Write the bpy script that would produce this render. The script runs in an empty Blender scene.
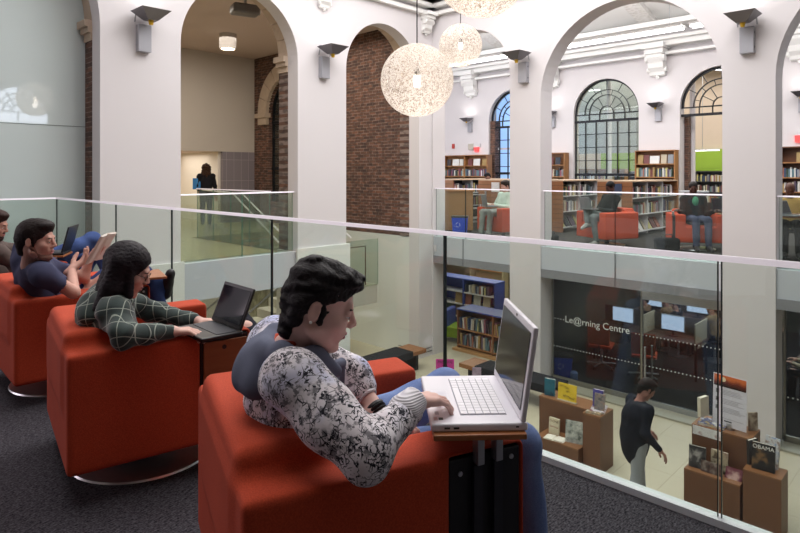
import bpy, bmesh, math, random
import numpy as np
from mathutils import Vector, Matrix
random.seed(7); np.random.seed(7)
COL = bpy.context.scene.collection
PI = math.pi
TH = math.radians(44.06)
CT, ST = math.cos(TH), math.sin(TH)
CAMZ = 1.42
def G(r, f, z=0.0):
    """ground coordinates: r metres to the right and f metres ahead of where the photographer stands"""
    return Vector((r*CT - f*ST, r*ST + f*CT, z))
def D(az, pitch=0.0):
    """unit vector for a heading az (degrees clockwise from the photographer's heading)"""
    a = math.radians(az); p = math.radians(pitch)
    d = G(math.sin(a), math.cos(a)); return Vector((d.x*math.cos(p), d.y*math.cos(p), math.sin(p)))
def RZ(az):                      # rotation about z that turns local +X to heading az
    return math.radians(90 + 44.06 - az)
# ------------------------------------------------------------------ materials
def lin(h):
    h = h.lstrip('#'); o = []
    for i in (0, 2, 4):
        v = int(h[i:i+2], 16)/255; o.append(v/12.92 if v <= .04045 else ((v+.055)/1.055)**2.4)
    return tuple(o)+(1,)
class NT:
    def __init__(s, name):
        s.m = bpy.data.materials.new(name); s.m.use_nodes = True; s.t = s.m.node_tree; s.n = s.t.nodes; s.l = s.t.links
        s.b = s.n['Principled BSDF']; s.out = s.n['Material Output']
    def N(s, typ, ins=None, **kw):
        n = s.n.new('ShaderNode'+typ)
        for k, v in kw.items(): setattr(n, k, v)
        for k, v in (ins or {}).items():
            if hasattr(v, 'is_output'): s.l.new(v, n.inputs[k])
            else: n.inputs[k].default_value = v
        return n
    def co(s, kind='Object'): return s.N('TexCoord').outputs[kind]
    def math(s, op, a, b=None, c=None):
        n = s.n.new('ShaderNodeMath'); n.operation = op
        for i, v in enumerate((a, b, c)):
            if v is None: continue
            if hasattr(v, 'is_output'): s.l.new(v, n.inputs[i])
            else: n.inputs[i].default_value = v
        return n.outputs[0]
    def mix(s, f, a, b):
        n = s.n.new('ShaderNodeMix'); n.data_type = 'RGBA'
        for i, v in ((0, f), (6, a), (7, b)):
            if hasattr(v, 'is_output'): s.l.new(v, n.inputs[i])
            else: n.inputs[i].default_value = v
        return n.outputs[2]
    def noise(s, scale, detail=3, vec=None, rough=.5):
        n = s.N('TexNoise', {'Scale': scale, 'Detail': detail, 'Roughness': rough})
        s.l.new(vec if vec is not None else s.co(), n.inputs['Vector']); return n.outputs['Fac']
    def step(s, v, a, b):
        n = s.N('MapRange', {'Value': v, 'From Min': a, 'From Max': b}); return n.outputs[0]
    def set(s, **kw):
        for k, v in kw.items():
            k = {'color': 'Base Color', 'rough': 'Roughness', 'metal': 'Metallic', 'trans': 'Transmission Weight', 'ior': 'IOR',
                 'alpha': 'Alpha', 'spec': 'Specular IOR Level', 'sheen': 'Sheen Weight', 'coat': 'Coat Weight', 'sss': 'Subsurface Weight'}.get(k, k)
            if hasattr(v, 'is_output'): s.l.new(v, s.b.inputs[k])
            else: s.b.inputs[k].default_value = v
        return s
    def bump(s, h, strength=.2, dist=.01):
        n = s.N('Bump', {'Strength': strength, 'Distance': dist, 'Height': h}); s.l.new(n.outputs[0], s.b.inputs['Normal']); return s
MATS = {}
def plain(name, hexc, rough=.6, metal=0, var=.06, scale=8, bump=0, spec=.5, **kw):
    if name in MATS: return MATS[name]
    t = NT(name); c = lin(hexc)
    f = t.noise(scale, 4)
    a = tuple(min(1, x*(1-var)) for x in c[:3])+(1,); b = tuple(min(1, x*(1+var)) for x in c[:3])+(1,)
    t.set(color=t.mix(f, a, b), rough=rough, metal=metal, spec=spec, **kw)
    if bump: t.bump(t.noise(scale*12, 3), bump, .004)
    MATS[name] = t.m; return t.m
def emit(name, hexc, strength):
    if name in MATS: return MATS[name]
    t = NT(name); t.set(color=lin(hexc)); t.b.inputs['Emission Color'].default_value = lin(hexc); t.b.inputs['Emission Strength'].default_value = strength
    MATS[name] = t.m; return t.m
def glassm(name, tint, rough=0.0, refl=1.0, opacity=0.0):
    """thin architectural glass: tinted see-through with a fresnel reflection"""
    t = NT(name); t.n.remove(t.b)
    tr = t.N('BsdfTransparent', {'Color': lin(tint)}); gl = t.N('BsdfGlossy', {'Roughness': rough, 'Color': (refl,)*3+(1,)})
    lw = t.N('LayerWeight', {'Blend': .5}); fr = t.math('MULTIPLY_ADD', t.math('POWER', lw.outputs['Facing'], 5.0), .6, .035); mx = t.N('MixShader', {0: fr, 1: tr.outputs[0], 2: gl.outputs[0]}); o = mx
    if opacity:
        df = t.N('BsdfDiffuse', {'Color': lin('#dfe8e4')}); o = t.N('MixShader', {0: opacity, 1: mx.outputs[0], 2: df.outputs[0]})
    t.l.new(o.outputs[0], t.out.inputs[0]); MATS[name] = t.m; return t.m
def wood(name, a, b, rough=.45, axis='Z', scale=1.0):
    if name in MATS: return MATS[name]
    t = NT(name); st = {'X': (.6, 9, 9), 'Y': (9, .6, 9), 'Z': (9, 9, .6)}[axis]
    mp = t.N('Mapping', {'Vector': t.co(), 'Scale': tuple(v*scale for v in st)})
    n1 = t.noise(2.2, 5, mp.outputs[0]); n2 = t.noise(12, 4, mp.outputs[0])
    t.set(color=t.mix(t.math('MULTIPLY_ADD', n2, .4, t.math('MULTIPLY', n1, .6)), lin(a), lin(b)), rough=rough); t.bump(n2, .05)
    MATS[name] = t.m; return t.m
def brickm(name, axis, c1='#75503f', c2='#4c3831', mortar='#83726a'):
    t = NT(name); sp = t.N('SeparateXYZ', {0: t.co()}); u = sp.outputs[0 if axis == 'X' else 1]
    cb = t.N('CombineXYZ', {0: u, 1: sp.outputs[2]})
    br = t.N('TexBrick', {'Vector': cb.outputs[0], 'Color1': lin(c1), 'Color2': lin(c2), 'Mortar': lin(mortar), 'Scale': 1.0, 'Mortar Size': .006,
                          'Brick Width': .21, 'Row Height': .072, 'Bias': -.1})
    d = t.step(t.noise(6.5, 1, t.N('Mapping', {'Vector': t.co(), 'Scale': (1, 1, 2.4)}).outputs[0]), .42, .6)
    t.set(color=t.mix(d, br.outputs[0], t.mix(.55, br.outputs[0], lin('#2e2220'))), rough=.85)
    t.bump(br.outputs['Fac'], -.4, .01); MATS[name] = t.m; return t.m
WALL = plain('white_plaster', '#d6d1d3', .75, var=.015, scale=1.5)
WALLP = plain('plinth_plaster', '#dfe0dc', .7, var=.015, scale=1.5)
CEIL = plain('ceiling_white', '#ecebe9', .8, var=.01)
FASC = plain('fascia_grey', '#bfc3cb', .45, var=.02, scale=2)
FASCB = plain('fascia_band', '#85868b', .4, var=.15, scale=30)
LOBW = plain('lobby_wall', '#c2b9af', .8, var=.04, scale=1)
LOBC = plain('lobby_ceiling', '#c6b3a9', .8, var=.03, scale=1)
TILEW = plain('warm_corridor_wall', '#e6ddd2', .7, var=.02)
STONE = plain('lime_stone', '#b9a592', .8, var=.15, scale=9, bump=.3)
BRX = brickm('brick_x', 'X'); BRY = brickm('brick_y', 'Y')
BLACK = plain('black_plastic', '#17181c', .35, var=.1); BLKM = plain('black_metal', '#26272b', .4, .6)
STEEL = plain('brushed_steel', '#b9bbc0', .3, .9, var=.05); ALU = plain('aluminium_cap', '#ece6f0', .4, 0, var=.02)
CHROME = plain('polished_chrome', '#c9cbd0', .28, .9, var=.02)
DGREY = plain('dark_grey', '#3b3c42', .5, var=.08)
OAK = wood('oak', '#8a5a34', '#b98552', .5, 'Z'); OAKH = wood('oak_h', '#8a5a34', '#b98552', .5, 'X')
CHERRY = wood('cherry_veneer', '#5e3a24', '#7c5136', .45, 'Z'); CHERRYX = wood('cherry_top', '#6e4529', '#966843', .35, 'X')
DOAK = wood('dark_oak', '#6a4227', '#95663e', .5, 'X')
def fabric(name, a, b, scale=260, rough=.9, bump=.35, sheen=.0):
    if name in MATS: return MATS[name]
    t = NT(name); n = t.noise(scale, 2); n2 = t.noise(2.5, 3)
    f = t.math('MULTIPLY_ADD', n2, .35, t.math('MULTIPLY', n, .65))
    t.set(color=t.mix(t.step(f, .3, .7), lin(a), lin(b)), rough=rough, sheen=sheen); t.bump(n, bump, .002); MATS[name] = t.m; return t.m
RED = fabric('red_upholstery', '#a43417', '#c94c2a'); RED2 = fabric('red_seat', '#a03215', '#c04626')
def carpet(name, a, b, ax='Y'):
    t = NT(name); mp = t.N('Mapping', {'Vector': t.co(), 'Rotation': (0, 0, .5), 'Scale': (150, 45, 1)})
    n = t.noise(1.0, 2, mp.outputs[0]); n2 = t.noise(3, 2); n3 = t.noise(120, 2)
    f = t.math('ADD', t.math('MULTIPLY', n, .55), t.math('MULTIPLY', n3, .45)); t.set(color=t.mix(t.step(f, .38, .62), lin(a), lin(b)), rough=1.0, spec=.1)
    t.bump(n, .6, .006); MATS[name] = t.m; return t.m
CARPET = carpet('loop_carpet', '#1d1c21', '#57545a'); CARPD = carpet('dark_carpet', '#2b2a2c', '#45423f')
def tilefloor(name, c, line, w, h):
    t = NT(name); br = t.N('TexBrick', {'Vector': t.co(), 'Color1': lin(c), 'Color2': tuple(x*.96 for x in lin(c)[:3])+(1,), 'Mortar': lin(line), 'Scale': 1.0, 'Mortar Size': .004, 'Brick Width': w, 'Row Height': h}, offset=0.0)
    t.set(color=t.mix(t.math('MULTIPLY', t.noise(5, 4), .25), br.outputs[0], lin('#b3a88f')), rough=.35, spec=.35); MATS[name] = t.m; return t.m
TILE = tilefloor('limestone_tile', '#c4bba4', '#9d957f', .6, .6); TAN = tilefloor('tan_tile', '#b8ab86', '#978b6c', .9, .9)
GLASS = glassm('clear_glass', '#f4f9f6', 0, .9, .018); GLASSG = glassm('green_glass', '#e8eee7', 0, 1, .03); GLASSD = glassm('dark_shop_glass', '#d6d8d9', 0, .3)
EDGE = plain('glass_edge', '#30393b', .2); GEDGE = plain('glass_edge_green', '#5f8a7c', .2)
# ------------------------------------------------------------------ mesh builder
class MB:
    def __init__(s): s.v = []; s.f = []
    def add(s, vs, fs, M=None):
        o = len(s.v); s.v += [tuple(M @ Vector(p)) if M is not None else tuple(p) for p in vs]; s.f += [tuple(i+o for i in q) for q in fs]; return s
    def box(s, x0, x1, y0, y1, z0, z1, M=None):
        return s.add([(x0,y0,z0),(x1,y0,z0),(x1,y1,z0),(x0,y1,z0),(x0,y0,z1),(x1,y0,z1),(x1,y1,z1),(x0,y1,z1)],
                     [(3,2,1,0),(4,5,6,7),(0,1,5,4),(1,2,6,5),(2,3,7,6),(3,0,4,7)], M)
    def cyl(s, a, b, r0, r1=None, n=16, cap=True, M=None):
        r1 = r0 if r1 is None else r1; a = Vector(a); b = Vector(b); d = (b-a).normalized()
        u = d.orthogonal().normalized(); w = d.cross(u); vs = []
        for p, r in ((a, r0), (b, r1)):
            for i in range(n): t = 2*PI*i/n; vs.append(p+u*math.cos(t)*r+w*math.sin(t)*r)
        fs = [(i, (i+1) % n, n+(i+1) % n, n+i) for i in range(n)]
        if cap: fs += [tuple(range(n-1, -1, -1)), tuple(range(n, 2*n))]
        return s.add(vs, fs, M)
    def tube(s, pts, r, n=8, M=None):
        pts = [Vector(p) for p in pts]; vs = []; u = None
        for i, p in enumerate(pts):
            d = (pts[min(i+1, len(pts)-1)]-pts[max(i-1, 0)]).normalized()
            u = d.orthogonal().normalized() if u is None else (u-d*u.dot(d)).normalized(); w = d.cross(u)
            for k in range(n): t = 2*PI*k/n; vs.append(p+u*math.cos(t)*r+w*math.sin(t)*r)
        fs = [(i*n+k, i*n+(k+1) % n, (i+1)*n+(k+1) % n, (i+1)*n+k) for i in range(len(pts)-1) for k in range(n)]
        fs += [tuple(range(n-1, -1, -1)), tuple(range((len(pts)-1)*n, len(pts)*n))]
        return s.add(vs, fs, M)
    def lathe(s, prof, n=32, M=None):
        vs = []; fs = []
        for (r, z) in prof:
            for k in range(n): t = 2*PI*k/n; vs.append((r*math.cos(t), r*math.sin(t), z))
        for i in range(len(prof)-1):
            for k in range(n): fs.append((i*n+k, i*n+(k+1) % n, (i+1)*n+(k+1) % n, (i+1)*n+k))
        if prof[0][0] > 1e-4: fs.append(tuple(range(n-1, -1, -1)))
        if prof[-1][0] > 1e-4: fs.append(tuple(range((len(prof)-1)*n, len(prof)*n)))
        return s.add(vs, fs, M)
    def prism(s, poly, h0, h1, plane='XY', M=None):
        f = {'XY': lambda p, h: (p[0], p[1], h), 'XZ': lambda p, h: (p[0], h, p[1]), 'YZ': lambda p, h: (h, p[0], p[1])}[plane]
        n = len(poly); vs = [f(p, h0) for p in poly]+[f(p, h1) for p in poly]
        return s.add(vs, [tuple(range(n-1, -1, -1)), tuple(range(n, 2*n))]+[(i, (i+1) % n, n+(i+1) % n, n+i) for i in range(n)], M)
    def sphere(s, c, r, n=16, M=None):
        c = Vector(c); R = Vector(r) if hasattr(r, '__len__') else Vector((r, r, r)); vs = []; fs = []; m = n//2
        for i in range(m+1):
            for k in range(n):
                a = PI*i/m; t = 2*PI*k/n; vs.append((c.x+R.x*math.sin(a)*math.cos(t), c.y+R.y*math.sin(a)*math.sin(t), c.z+R.z*math.cos(a)))
        for i in range(m):
            for k in range(n): fs.append(((i+1)*n+k, (i+1)*n+(k+1) % n, i*n+(k+1) % n, i*n+k))
        return s.add(vs, fs, M)
    def mesh(s, name, bevel=0, seg=2, smooth=False):
        me = bpy.data.meshes.new(name); me.from_pydata([tuple(v) for v in s.v], [], s.f)
        bm = bmesh.new(); bm.from_mesh(me); bmesh.ops.remove_doubles(bm, verts=bm.verts, dist=1e-6)
        bmesh.ops.recalc_face_normals(bm, faces=bm.faces)
        if bevel:
            es = [e for e in bm.edges if len(e.link_faces) == 2 and e.calc_face_angle(0) > .6]
            bmesh.ops.bevel(bm, geom=es, offset=bevel, segments=seg, affect='EDGES', profile=.5)
        if smooth:
            for f in bm.faces: f.smooth = True
            for e in bm.edges:
                if len(e.link_faces) == 2 and e.calc_face_angle(0) > .7: e.smooth = False
        bm.to_mesh(me); bm.free(); return me
    def build(s, name, mat, parent=None, loc=(0,0,0), rotz=0, bevel=0, seg=2, smooth=False, label=None):
        return link(name, s.mesh(name, bevel, seg, smooth), mat, parent, loc, rotz, label)
def link(name, me, mat, parent=None, loc=(0,0,0), rotz=0, label=None):
    o = bpy.data.objects.new(name, me); COL.objects.link(o); o.location = loc; o.rotation_euler = (0, 0, rotz)
    if mat is not None and not me.materials: me.materials.append(mat)
    if parent is not None: o.parent = parent
    if label: o['label'] = label
    return o
def thing(name, label, cat, loc=(0,0,0), rotz=0, group=None):
    o = bpy.data.objects.new(name, None); o.empty_display_size = .1; COL.objects.link(o); o.location = loc; o.rotation_euler = (0, 0, rotz)
    return tag(o, label, cat, group)
def tag(o, label, cat, group=None, kind=None):
    o['label'] = label; o['category'] = cat
    if group: o['group'] = group
    if kind: o['kind'] = kind
    return o
def kids(o): return [c for c in COL.objects if c.parent == o]
def dup(root, loc, rotz, label, group=None):
    def cp(o, par):
        c = o.copy(); COL.objects.link(c)
        if par is not None: c.parent = par
        for k in list(KIDS.get(o.name, kids(o))): cp(k, c)
        return c
    r = cp(root, None); r.location = loc; r.rotation_euler = (0, 0, rotz); r['label'] = label
    if group: r['group'] = group
    return r
KIDS = {}
def struct(name, mb, mat, parent=None, label=None, **kw):
    o = mb.build(name, mat, parent, **kw)
    if parent is None: o['kind'] = 'structure'; o['label'] = label or name.replace('_', ' ')
    return o
def text_part(name, body, size, mat, parent, M, extrude=.001, align='LEFT'):
    cu = bpy.data.curves.new(name, 'FONT'); cu.body = body; cu.size = size; cu.extrude = extrude; cu.align_x = align; cu.resolution_u = 3
    o = bpy.data.objects.new(name, cu); COL.objects.link(o); dg = bpy.context.evaluated_depsgraph_get()
    me = bpy.data.meshes.new_from_object(o.evaluated_get(dg)); bpy.data.objects.remove(o); me.transform(M); me.name = name
    me.materials.clear(); return link(name, me, mat, parent)
# ------------------------------------------------------------------ implicit surfaces -> mesh
def _n(v): return np.array(v, dtype=np.float32)
class SDF:
    """smooth union of tapered limbs, ellipsoids and rounded boxes, meshed by surface nets"""
    def __init__(s): s.p = []
    def cap(s, a, b, ra, rb=None, k=.02, sub=False): s.p.append(('c', _n(a), _n(b), ra, ra if rb is None else rb, k, sub)); return s
    def ell(s, c, r, R=None, k=.02, sub=False): s.p.append(('e', _n(c), _n(r), _n(R) if R is not None else np.eye(3, dtype=np.float32), 0, k, sub)); return s
    def box(s, c, h, rad=.01, R=None, k=.01, sub=False): s.p.append(('b', _n(c), _n(h), _n(R) if R is not None else np.eye(3, dtype=np.float32), rad, k, sub)); return s
    def half(s, p, n, k=.004): s.p.append(('h', _n(p), _n(n)/np.linalg.norm(_n(n)), 0, 0, k, True)); return s   # removes the side n points to
    def prim(s, q, P):
        t = q[0]
        if t == 'c':
            ba = q[2]-q[1]; pa = P-q[1]; L = float((ba*ba).sum())+1e-9; h = np.clip((pa@ba)/L, 0, 1)
            return np.sqrt(((pa-h[:, None]*ba)**2).sum(1)) - (q[3]+(q[4]-q[3])*h)
        if t == 'e':
            l = (P-q[1])@q[3].T; k0 = np.sqrt(((l/q[2])**2).sum(1)); k1 = np.sqrt(((l/q[2]**2)**2).sum(1))+1e-6; return k0*(k0-1)/k1
        if t == 'b':
            l = np.abs((P-q[1])@q[3].T)-(q[2]-q[4]); return np.sqrt((np.maximum(l, 0)**2).sum(1))+np.minimum(l.max(1), 0)-q[4]
        return -((P-q[1])@q[2])
    def ev(s, P, use=None):
        d = np.full(len(P), 9.0, dtype=np.float32)
        for q in (s.p if use is None else use):
            e = self_e = s.prim(q, P); k = q[5]
            if q[6]:
                e = -e; h = np.clip(.5-.5*(e-d)/k, 0, 1); d = e+(d-e)*h+k*h*(1-h)
            else:
                h = np.clip(.5+.5*(e-d)/k, 0, 1); d = e+(d-e)*h-k*h*(1-h)
        return d
    def bounds(s):
        lo = np.full(3, 9e9); hi = -lo
        for q in s.p:
            if q[6]: continue
            if q[0] == 'c':
                r = max(q[3], q[4]); pts = [(q[1], r), (q[2], r)]
            elif q[0] == 'e': pts = [(q[1], float(q[2].max()))]
            else: pts = [(q[1], float(np.linalg.norm(q[2])))]
            for c, r in pts: lo = np.minimum(lo, c-r); hi = np.maximum(hi, c+r)
        return lo-.02, hi+.02
    def mesh(s, name, vox, post=None, B=12, origin=(0, 0, 0)):
        lo, hi = s.bounds(); n = np.ceil((hi-lo)/vox/B).astype(int)*B; V = np.empty(tuple(n), dtype=np.float32)
        bc = np.stack(np.meshgrid(*[np.arange(m//B) for m in n], indexing='ij'), -1).reshape(-1, 3)
        cen = (lo+(bc*B+B/2)*vox).astype(np.float32); dc = s.ev(cen)
        dp = np.stack([s.prim(q, cen)-2*q[5] for q in s.p])
        g = np.stack(np.meshgrid(*[np.arange(B)]*3, indexing='ij'), -1).reshape(-1, 3).astype(np.float32)
        R = B*vox*1.0+.02; near = np.abs(dc) < R*1.25
        for b, d in zip(bc[~near], dc[~near]): V[b[0]*B:(b[0]+1)*B, b[1]*B:(b[1]+1)*B, b[2]*B:(b[2]+1)*B] = d
        nb = bc[near]; dn = dp[:, near]
        for i in range(0, len(nb), 10):
            use = [q for q, m in zip(s.p, dn[:, i:i+10].min(1)) if m < R*1.1]
            ch = nb[i:i+10]; P = (lo+((ch[:, None, :]*B+g[None])*vox)).reshape(-1, 3).astype(np.float32); d = s.ev(P, use)
            if post: d = post(P, d)
            d = d.reshape(-1, B, B, B)
            for b, q in zip(ch, d): V[b[0]*B:(b[0]+1)*B, b[1]*B:(b[1]+1)*B, b[2]*B:(b[2]+1)*B] = q
        return nets(V, lo-np.array(origin), vox, name)
def nets(V, lo, vox, name):
    S = V < 0; nx, ny, nz = V.shape
    c = np.zeros((nx-1, ny-1, nz-1), dtype=np.int8)
    for dx in (0, 1):
        for dy in (0, 1):
            for dz in (0, 1): c += S[dx:nx-1+dx, dy:ny-1+dy, dz:nz-1+dz]
    I = np.argwhere((c > 0) & (c < 8)); idx = -np.ones(c.shape, dtype=np.int32); idx[tuple(I.T)] = np.arange(len(I))
    acc = np.zeros((len(I), 3)); cnt = np.zeros(len(I))
    cor = [(a, b, d) for a in (0, 1) for b in (0, 1) for d in (0, 1)]
    for p in cor:
        for ax in range(3):
            if p[ax]: continue
            q = list(p); q[ax] = 1
            v0 = V[I[:, 0]+p[0], I[:, 1]+p[1], I[:, 2]+p[2]]; v1 = V[I[:, 0]+q[0], I[:, 1]+q[1], I[:, 2]+q[2]]
            m = (v0 < 0) != (v1 < 0); t = np.where(m, v0/(v0-v1+1e-12), 0); pt = np.tile(np.array(p, float), (len(I), 1)); pt[:, ax] += t
            acc += pt*m[:, None]; cnt += m
    P = (I+acc/cnt[:, None])*vox+lo; F = []
    for ax in range(3):
        a1, a2 = [(1, 2), (2, 0), (0, 1)][ax]
        sl0 = [slice(None)]*3; sl1 = [slice(None)]*3; sl0[ax] = slice(0, -1); sl1[ax] = slice(1, None)
        A = S[tuple(sl0)]; Bq = S[tuple(sl1)]; E = np.argwhere(A != Bq)
        E = E[(E[:, a1] > 0) & (E[:, a2] > 0) & (E[:, a1] < V.shape[a1]-1) & (E[:, a2] < V.shape[a2]-1)]
        ins = A[tuple(E.T)]
        def id_(o1, o2):
            Q = E.copy(); Q[:, a1] += o1; Q[:, a2] += o2; return idx[tuple(Q.T)]
        q = np.stack([id_(-1, -1), id_(0, -1), id_(0, 0), id_(-1, 0)], 1); q[~ins] = q[~ins][:, ::-1]; F.append(q)
    F = np.concatenate(F); F = F[(F >= 0).all(1)]
    me = bpy.data.meshes.new(name); me.vertices.add(len(P)); me.vertices.foreach_set('co', P.astype(np.float32).ravel())
    me.loops.add(len(F)*4); me.loops.foreach_set('vertex_index', F.astype(np.int32).ravel())
    me.polygons.add(len(F)); me.polygons.foreach_set('loop_start', np.arange(0, len(F)*4, 4, dtype=np.int32)); me.polygons.foreach_set('loop_total', np.full(len(F), 4, dtype=np.int32))
    me.polygons.foreach_set('use_smooth', np.ones(len(F), dtype=bool)); me.update(calc_edges=True); me.validate(); return me
def wrinkle(amp, freq, seed=1):
    rs = np.random.RandomState(seed); W = rs.normal(size=(6, 3)).astype(np.float32)*freq; ph = rs.rand(6)*6
    def f(P, d):
        w = 0
        for i in range(6): w = w+np.sin(P@W[i]+ph[i]+1.5*np.sin(P@W[(i+2) % 6]*.5))
        return d+amp*w/2.4
    return f
# ================================================================== THE SETTING
GZ = -2.67
def arched(name, axis, w0, w1, u0, u1, z0, z1, ops, mat):
    """a wall with round-headed openings; axis = the direction it runs in"""
    mb = MB(); Pp = (lambda u, w, z: (u, w, z)) if axis == 'X' else (lambda u, w, z: (w, u, z)); cur = u0
    def bx(a, b, c, d):
        if b-a > 1e-4 and d-c > 1e-4:
            (mb.box(a, b, w0, w1, c, d) if axis == 'X' else mb.box(w0, w1, a, b, c, d))
    for (a, b, zb, zs) in ops:
        bx(cur, a, z0, z1); bx(a, b, z0, zb); r = (b-a)/2; c = (a+b)/2; n = 32
        arc = [(c-r*math.cos(PI*i/n), zs+r*math.sin(PI*i/n)) for i in range(n+1)]
        for i in range(n):
            (p, q) = arc[i], arc[i+1]
            vs = [Pp(p[0], w0, p[1]), Pp(q[0], w0, q[1]), Pp(q[0], w0, z1), Pp(p[0], w0, z1), Pp(p[0], w1, p[1]), Pp(q[0], w1, q[1]), Pp(q[0], w1, z1), Pp(p[0], w1, z1)]
            mb.add(vs, [(0, 1, 2, 3), (7, 6, 5, 4), (0, 4, 5, 1), (3, 2, 6, 7)])
        cur = b
    bx(cur, u1, z0, z1); o = struct(name, mb, mat); return o
XL = -8.87; YR = 10.2
R_OPS = [(-8.84, -6.8, GZ, 3.44), (-6.1, -2.89, GZ, 2.85), (-2.17, 1.04, GZ, 2.85), (1.76, 4.97, GZ, 2.85)]
L_OPS = [(-4.5, -1.3, GZ, 3.5), (-.1, 3.12, GZ, 3.5), (4.30, 6.51, GZ, 3.45), (7.66, 9.77, GZ, 3.45)]
arched('wall_right', 'X', YR, YR+.42, XL, 8, GZ, 7, R_OPS, WALL)
arched('wall_left', 'Y', XL-.30, XL, -5, YR, GZ, 7, L_OPS, WALL)
# thickened lower piers and the low plinth of the left wall
mb = MB()
for a, b in ((-1.3, -.1), (3.12, 4.30), (6.51, 7.66), (9.77, 10.2)): mb.box(-9.54, XL-.3, a, b, GZ, -.02)
mb.box(XL, XL+.05, 6.47, 7.72, GZ, .05); mb.box(XL, XL+.05, 3.08, 4.34, GZ, .05); struct('trim_1', mb, WALLP)
# brick jambs with stone springers and voussoirs behind the plaster arches
jb = MB(); st = MB(); x0, x1 = -9.46, -9.17
for (a, b, zb, zs) in L_OPS[1:]:
    for u0, u1, sgn in ((a-.35, a, 1), (b, b+.35, -1)):
        jb.box(x0, x1, u0, u1, 0, zs-.17)
        e0, e1 = (u0, u1+.10) if sgn > 0 else (u0-.10, u1)
        st.box(x0-.04, x1, e0, e1, zs+.02, zs+.12)
        e0, e1 = (u0, u1+.06) if sgn > 0 else (u0-.06, u1); st.box(x0-.02, x1, e0, e1, zs-.06, zs+.02)
        e0, e1 = (u0, u1+.02) if sgn > 0 else (u0-.02, u1); st.box(x0, x1, e0, e1, zs-.17, zs-.06)
    c = (a+b)/2; r = (b-a)/2; n = 11
    for i in range(n):
        t0 = PI*i/n+.006; t1 = PI*(i+1)/n-.006; poly = []
        for k in range(5): t = t0+(t1-t0)*k/4; poly.append((c-(r-.012)*math.cos(t), zs+.12+(r-.012)*math.sin(t)))
        for k in range(5): t = t1+(t0-t1)*k/4; poly.append((c-(r+.35)*math.cos(t), zs+.12+(r+.35)*math.sin(t)))
        st.prism(poly, x0, x1, 'YZ')
struct('trim_2', jb, BRY); struct('trim_3', st, STONE)
# floors
struct('floor', MB().box(-19, 8, -5.5, 27, GZ-.2, GZ), TILE, label='pale stone tiled ground floor of the atrium')
o = struct('floor_mezzanine', MB().box(-9.12, 8, -5.2, 2.62, -.38, 0), CARPET, label='mezzanine floor with dark loop carpet')
struct('trim_4', MB().box(-9.16, 8, 2.62, 2.68, -.42, .0), FASC)
struct('floor_reading_room', MB().box(-17.2, 8, YR+.34, 19.8, -.30, 0), CARPD)
mb = MB().box(-18.4, -9.2, -3, 6.3, -.3, 0).box(-18.4, -12.5, 6.3, 9.8, -.3, 0); struct('floor_lobby', mb, TAN)
struct('floor_annex', MB().box(-17.2, 8, 20.2, 27, -.3, 0), TAN)
mb = MB().box(-17.2, -6.45, 10.63, 18, -.60, -.30).box(-6.45, 8, 10.63, 18, -.60, -.30); struct('ceiling_ground', mb, CEIL)
# fascias in the openings of the right and left walls
mb = MB(); mw = MB()
for a, b in ((-8.84, -6.8), (-6.1, -2.89), (-2.17, 1.04), (1.76, 4.97)): mb.box(a, b, YR+.03, YR+.3, -.43, 0); mw.box(a, b, YR+.01, YR+.3, -.59, -.43)
struct('trim_5', mb, FASC); struct('trim_6', mw, FASCB)
mb = MB(); mb.box(XL-.25, XL-.03, 4.30, 6.51, -.60, 0); struct('trim_7', mb, FASC)
struct('trim_8', MB().box(XL-.25, XL-.03, -.1, 3.12, -.60, 0), FASC)
# vertical panel joints of the fascia
mb = MB()
for x in (-4.62,): mb.box(x-.004, x+.004, YR+.002, YR+.02, -.59, 0)
mb.box(-8.0, -7.994, YR+.004, YR+.02, -.59, 0); struct('trim_9', mb, DGREY)
# ceilings
struct('ceiling', MB().box(-9.3, 8, -5.2, 10.5, 7.0, 7.2), CEIL)
mb = MB(); mb.add([(-17.2, 19.8, 6.1), (8, 19.8, 6.1), (8, 16, 7.1), (-17.2, 16, 7.1), (8, 10.5, 7.1), (-17.2, 10.5, 7.1)], [(0, 1, 2, 3), (3, 2, 4, 5)])
struct('ceiling_reading_room', mb, CEIL)
struct('ceiling_lobby', MB().box(-15.5, -9.2, -3, 9.8, 4.8, 5).box(-18.4, -15.62, -3, 9.8, 2.03, 2.2), LOBC)
# outer walls
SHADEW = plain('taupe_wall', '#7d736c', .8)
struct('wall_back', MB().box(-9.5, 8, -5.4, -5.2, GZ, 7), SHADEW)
struct('wall_reading_side', MB().box(-17.4, -17.2, 10.2, 27, GZ, 7.2), WALL)
struct('wall_reading_end', MB().box(-17.2, -9.15, YR, YR+.4, 0, 7.1), WALL)
# brick wall of the lobby with its round-headed window, plaster below floor level
arched('wall_lobby_brick', 'X', 9.8, 10.15, -15.6, -9.17, 0.0, 4.8, [(-14.75, -12.85, 0.6, 3.14)], BRX)
struct('wall_lobby_lower', MB().box(-15.6, -9.17, 9.8, 10.15, GZ, 0), WALLP)
s2 = MB(); n = 9; c = -13.8; r = .95
for i in range(n):
    t0 = PI*i/n+.008; t1 = PI*(i+1)/n-.008; poly = [(c-(r+.0)*math.cos(t0+(t1-t0)*k/4), 3.14+r*math.sin(t0+(t1-t0)*k/4)) for k in range(5)]
    poly += [(c-(r+.42)*math.cos(t1+(t0-t1)*k/4), 3.14+(r+.42)*math.sin(t1+(t0-t1)*k/4)) for k in range(5)]; s2.prism(poly, 9.70, 9.82, 'XZ')
for sg in (-1, 1):
    a, b = sorted((c+sg*(r-.06), c+sg*(r+.5))); s2.box(a, b, 9.64, 9.82, 3.02, 3.14); a, b = sorted((c+sg*r, c+sg*(r+.42))); s2.box(a, b, 9.70, 9.82, 2.82, 3.02)
struct('trim_10', s2, STONE)
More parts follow.
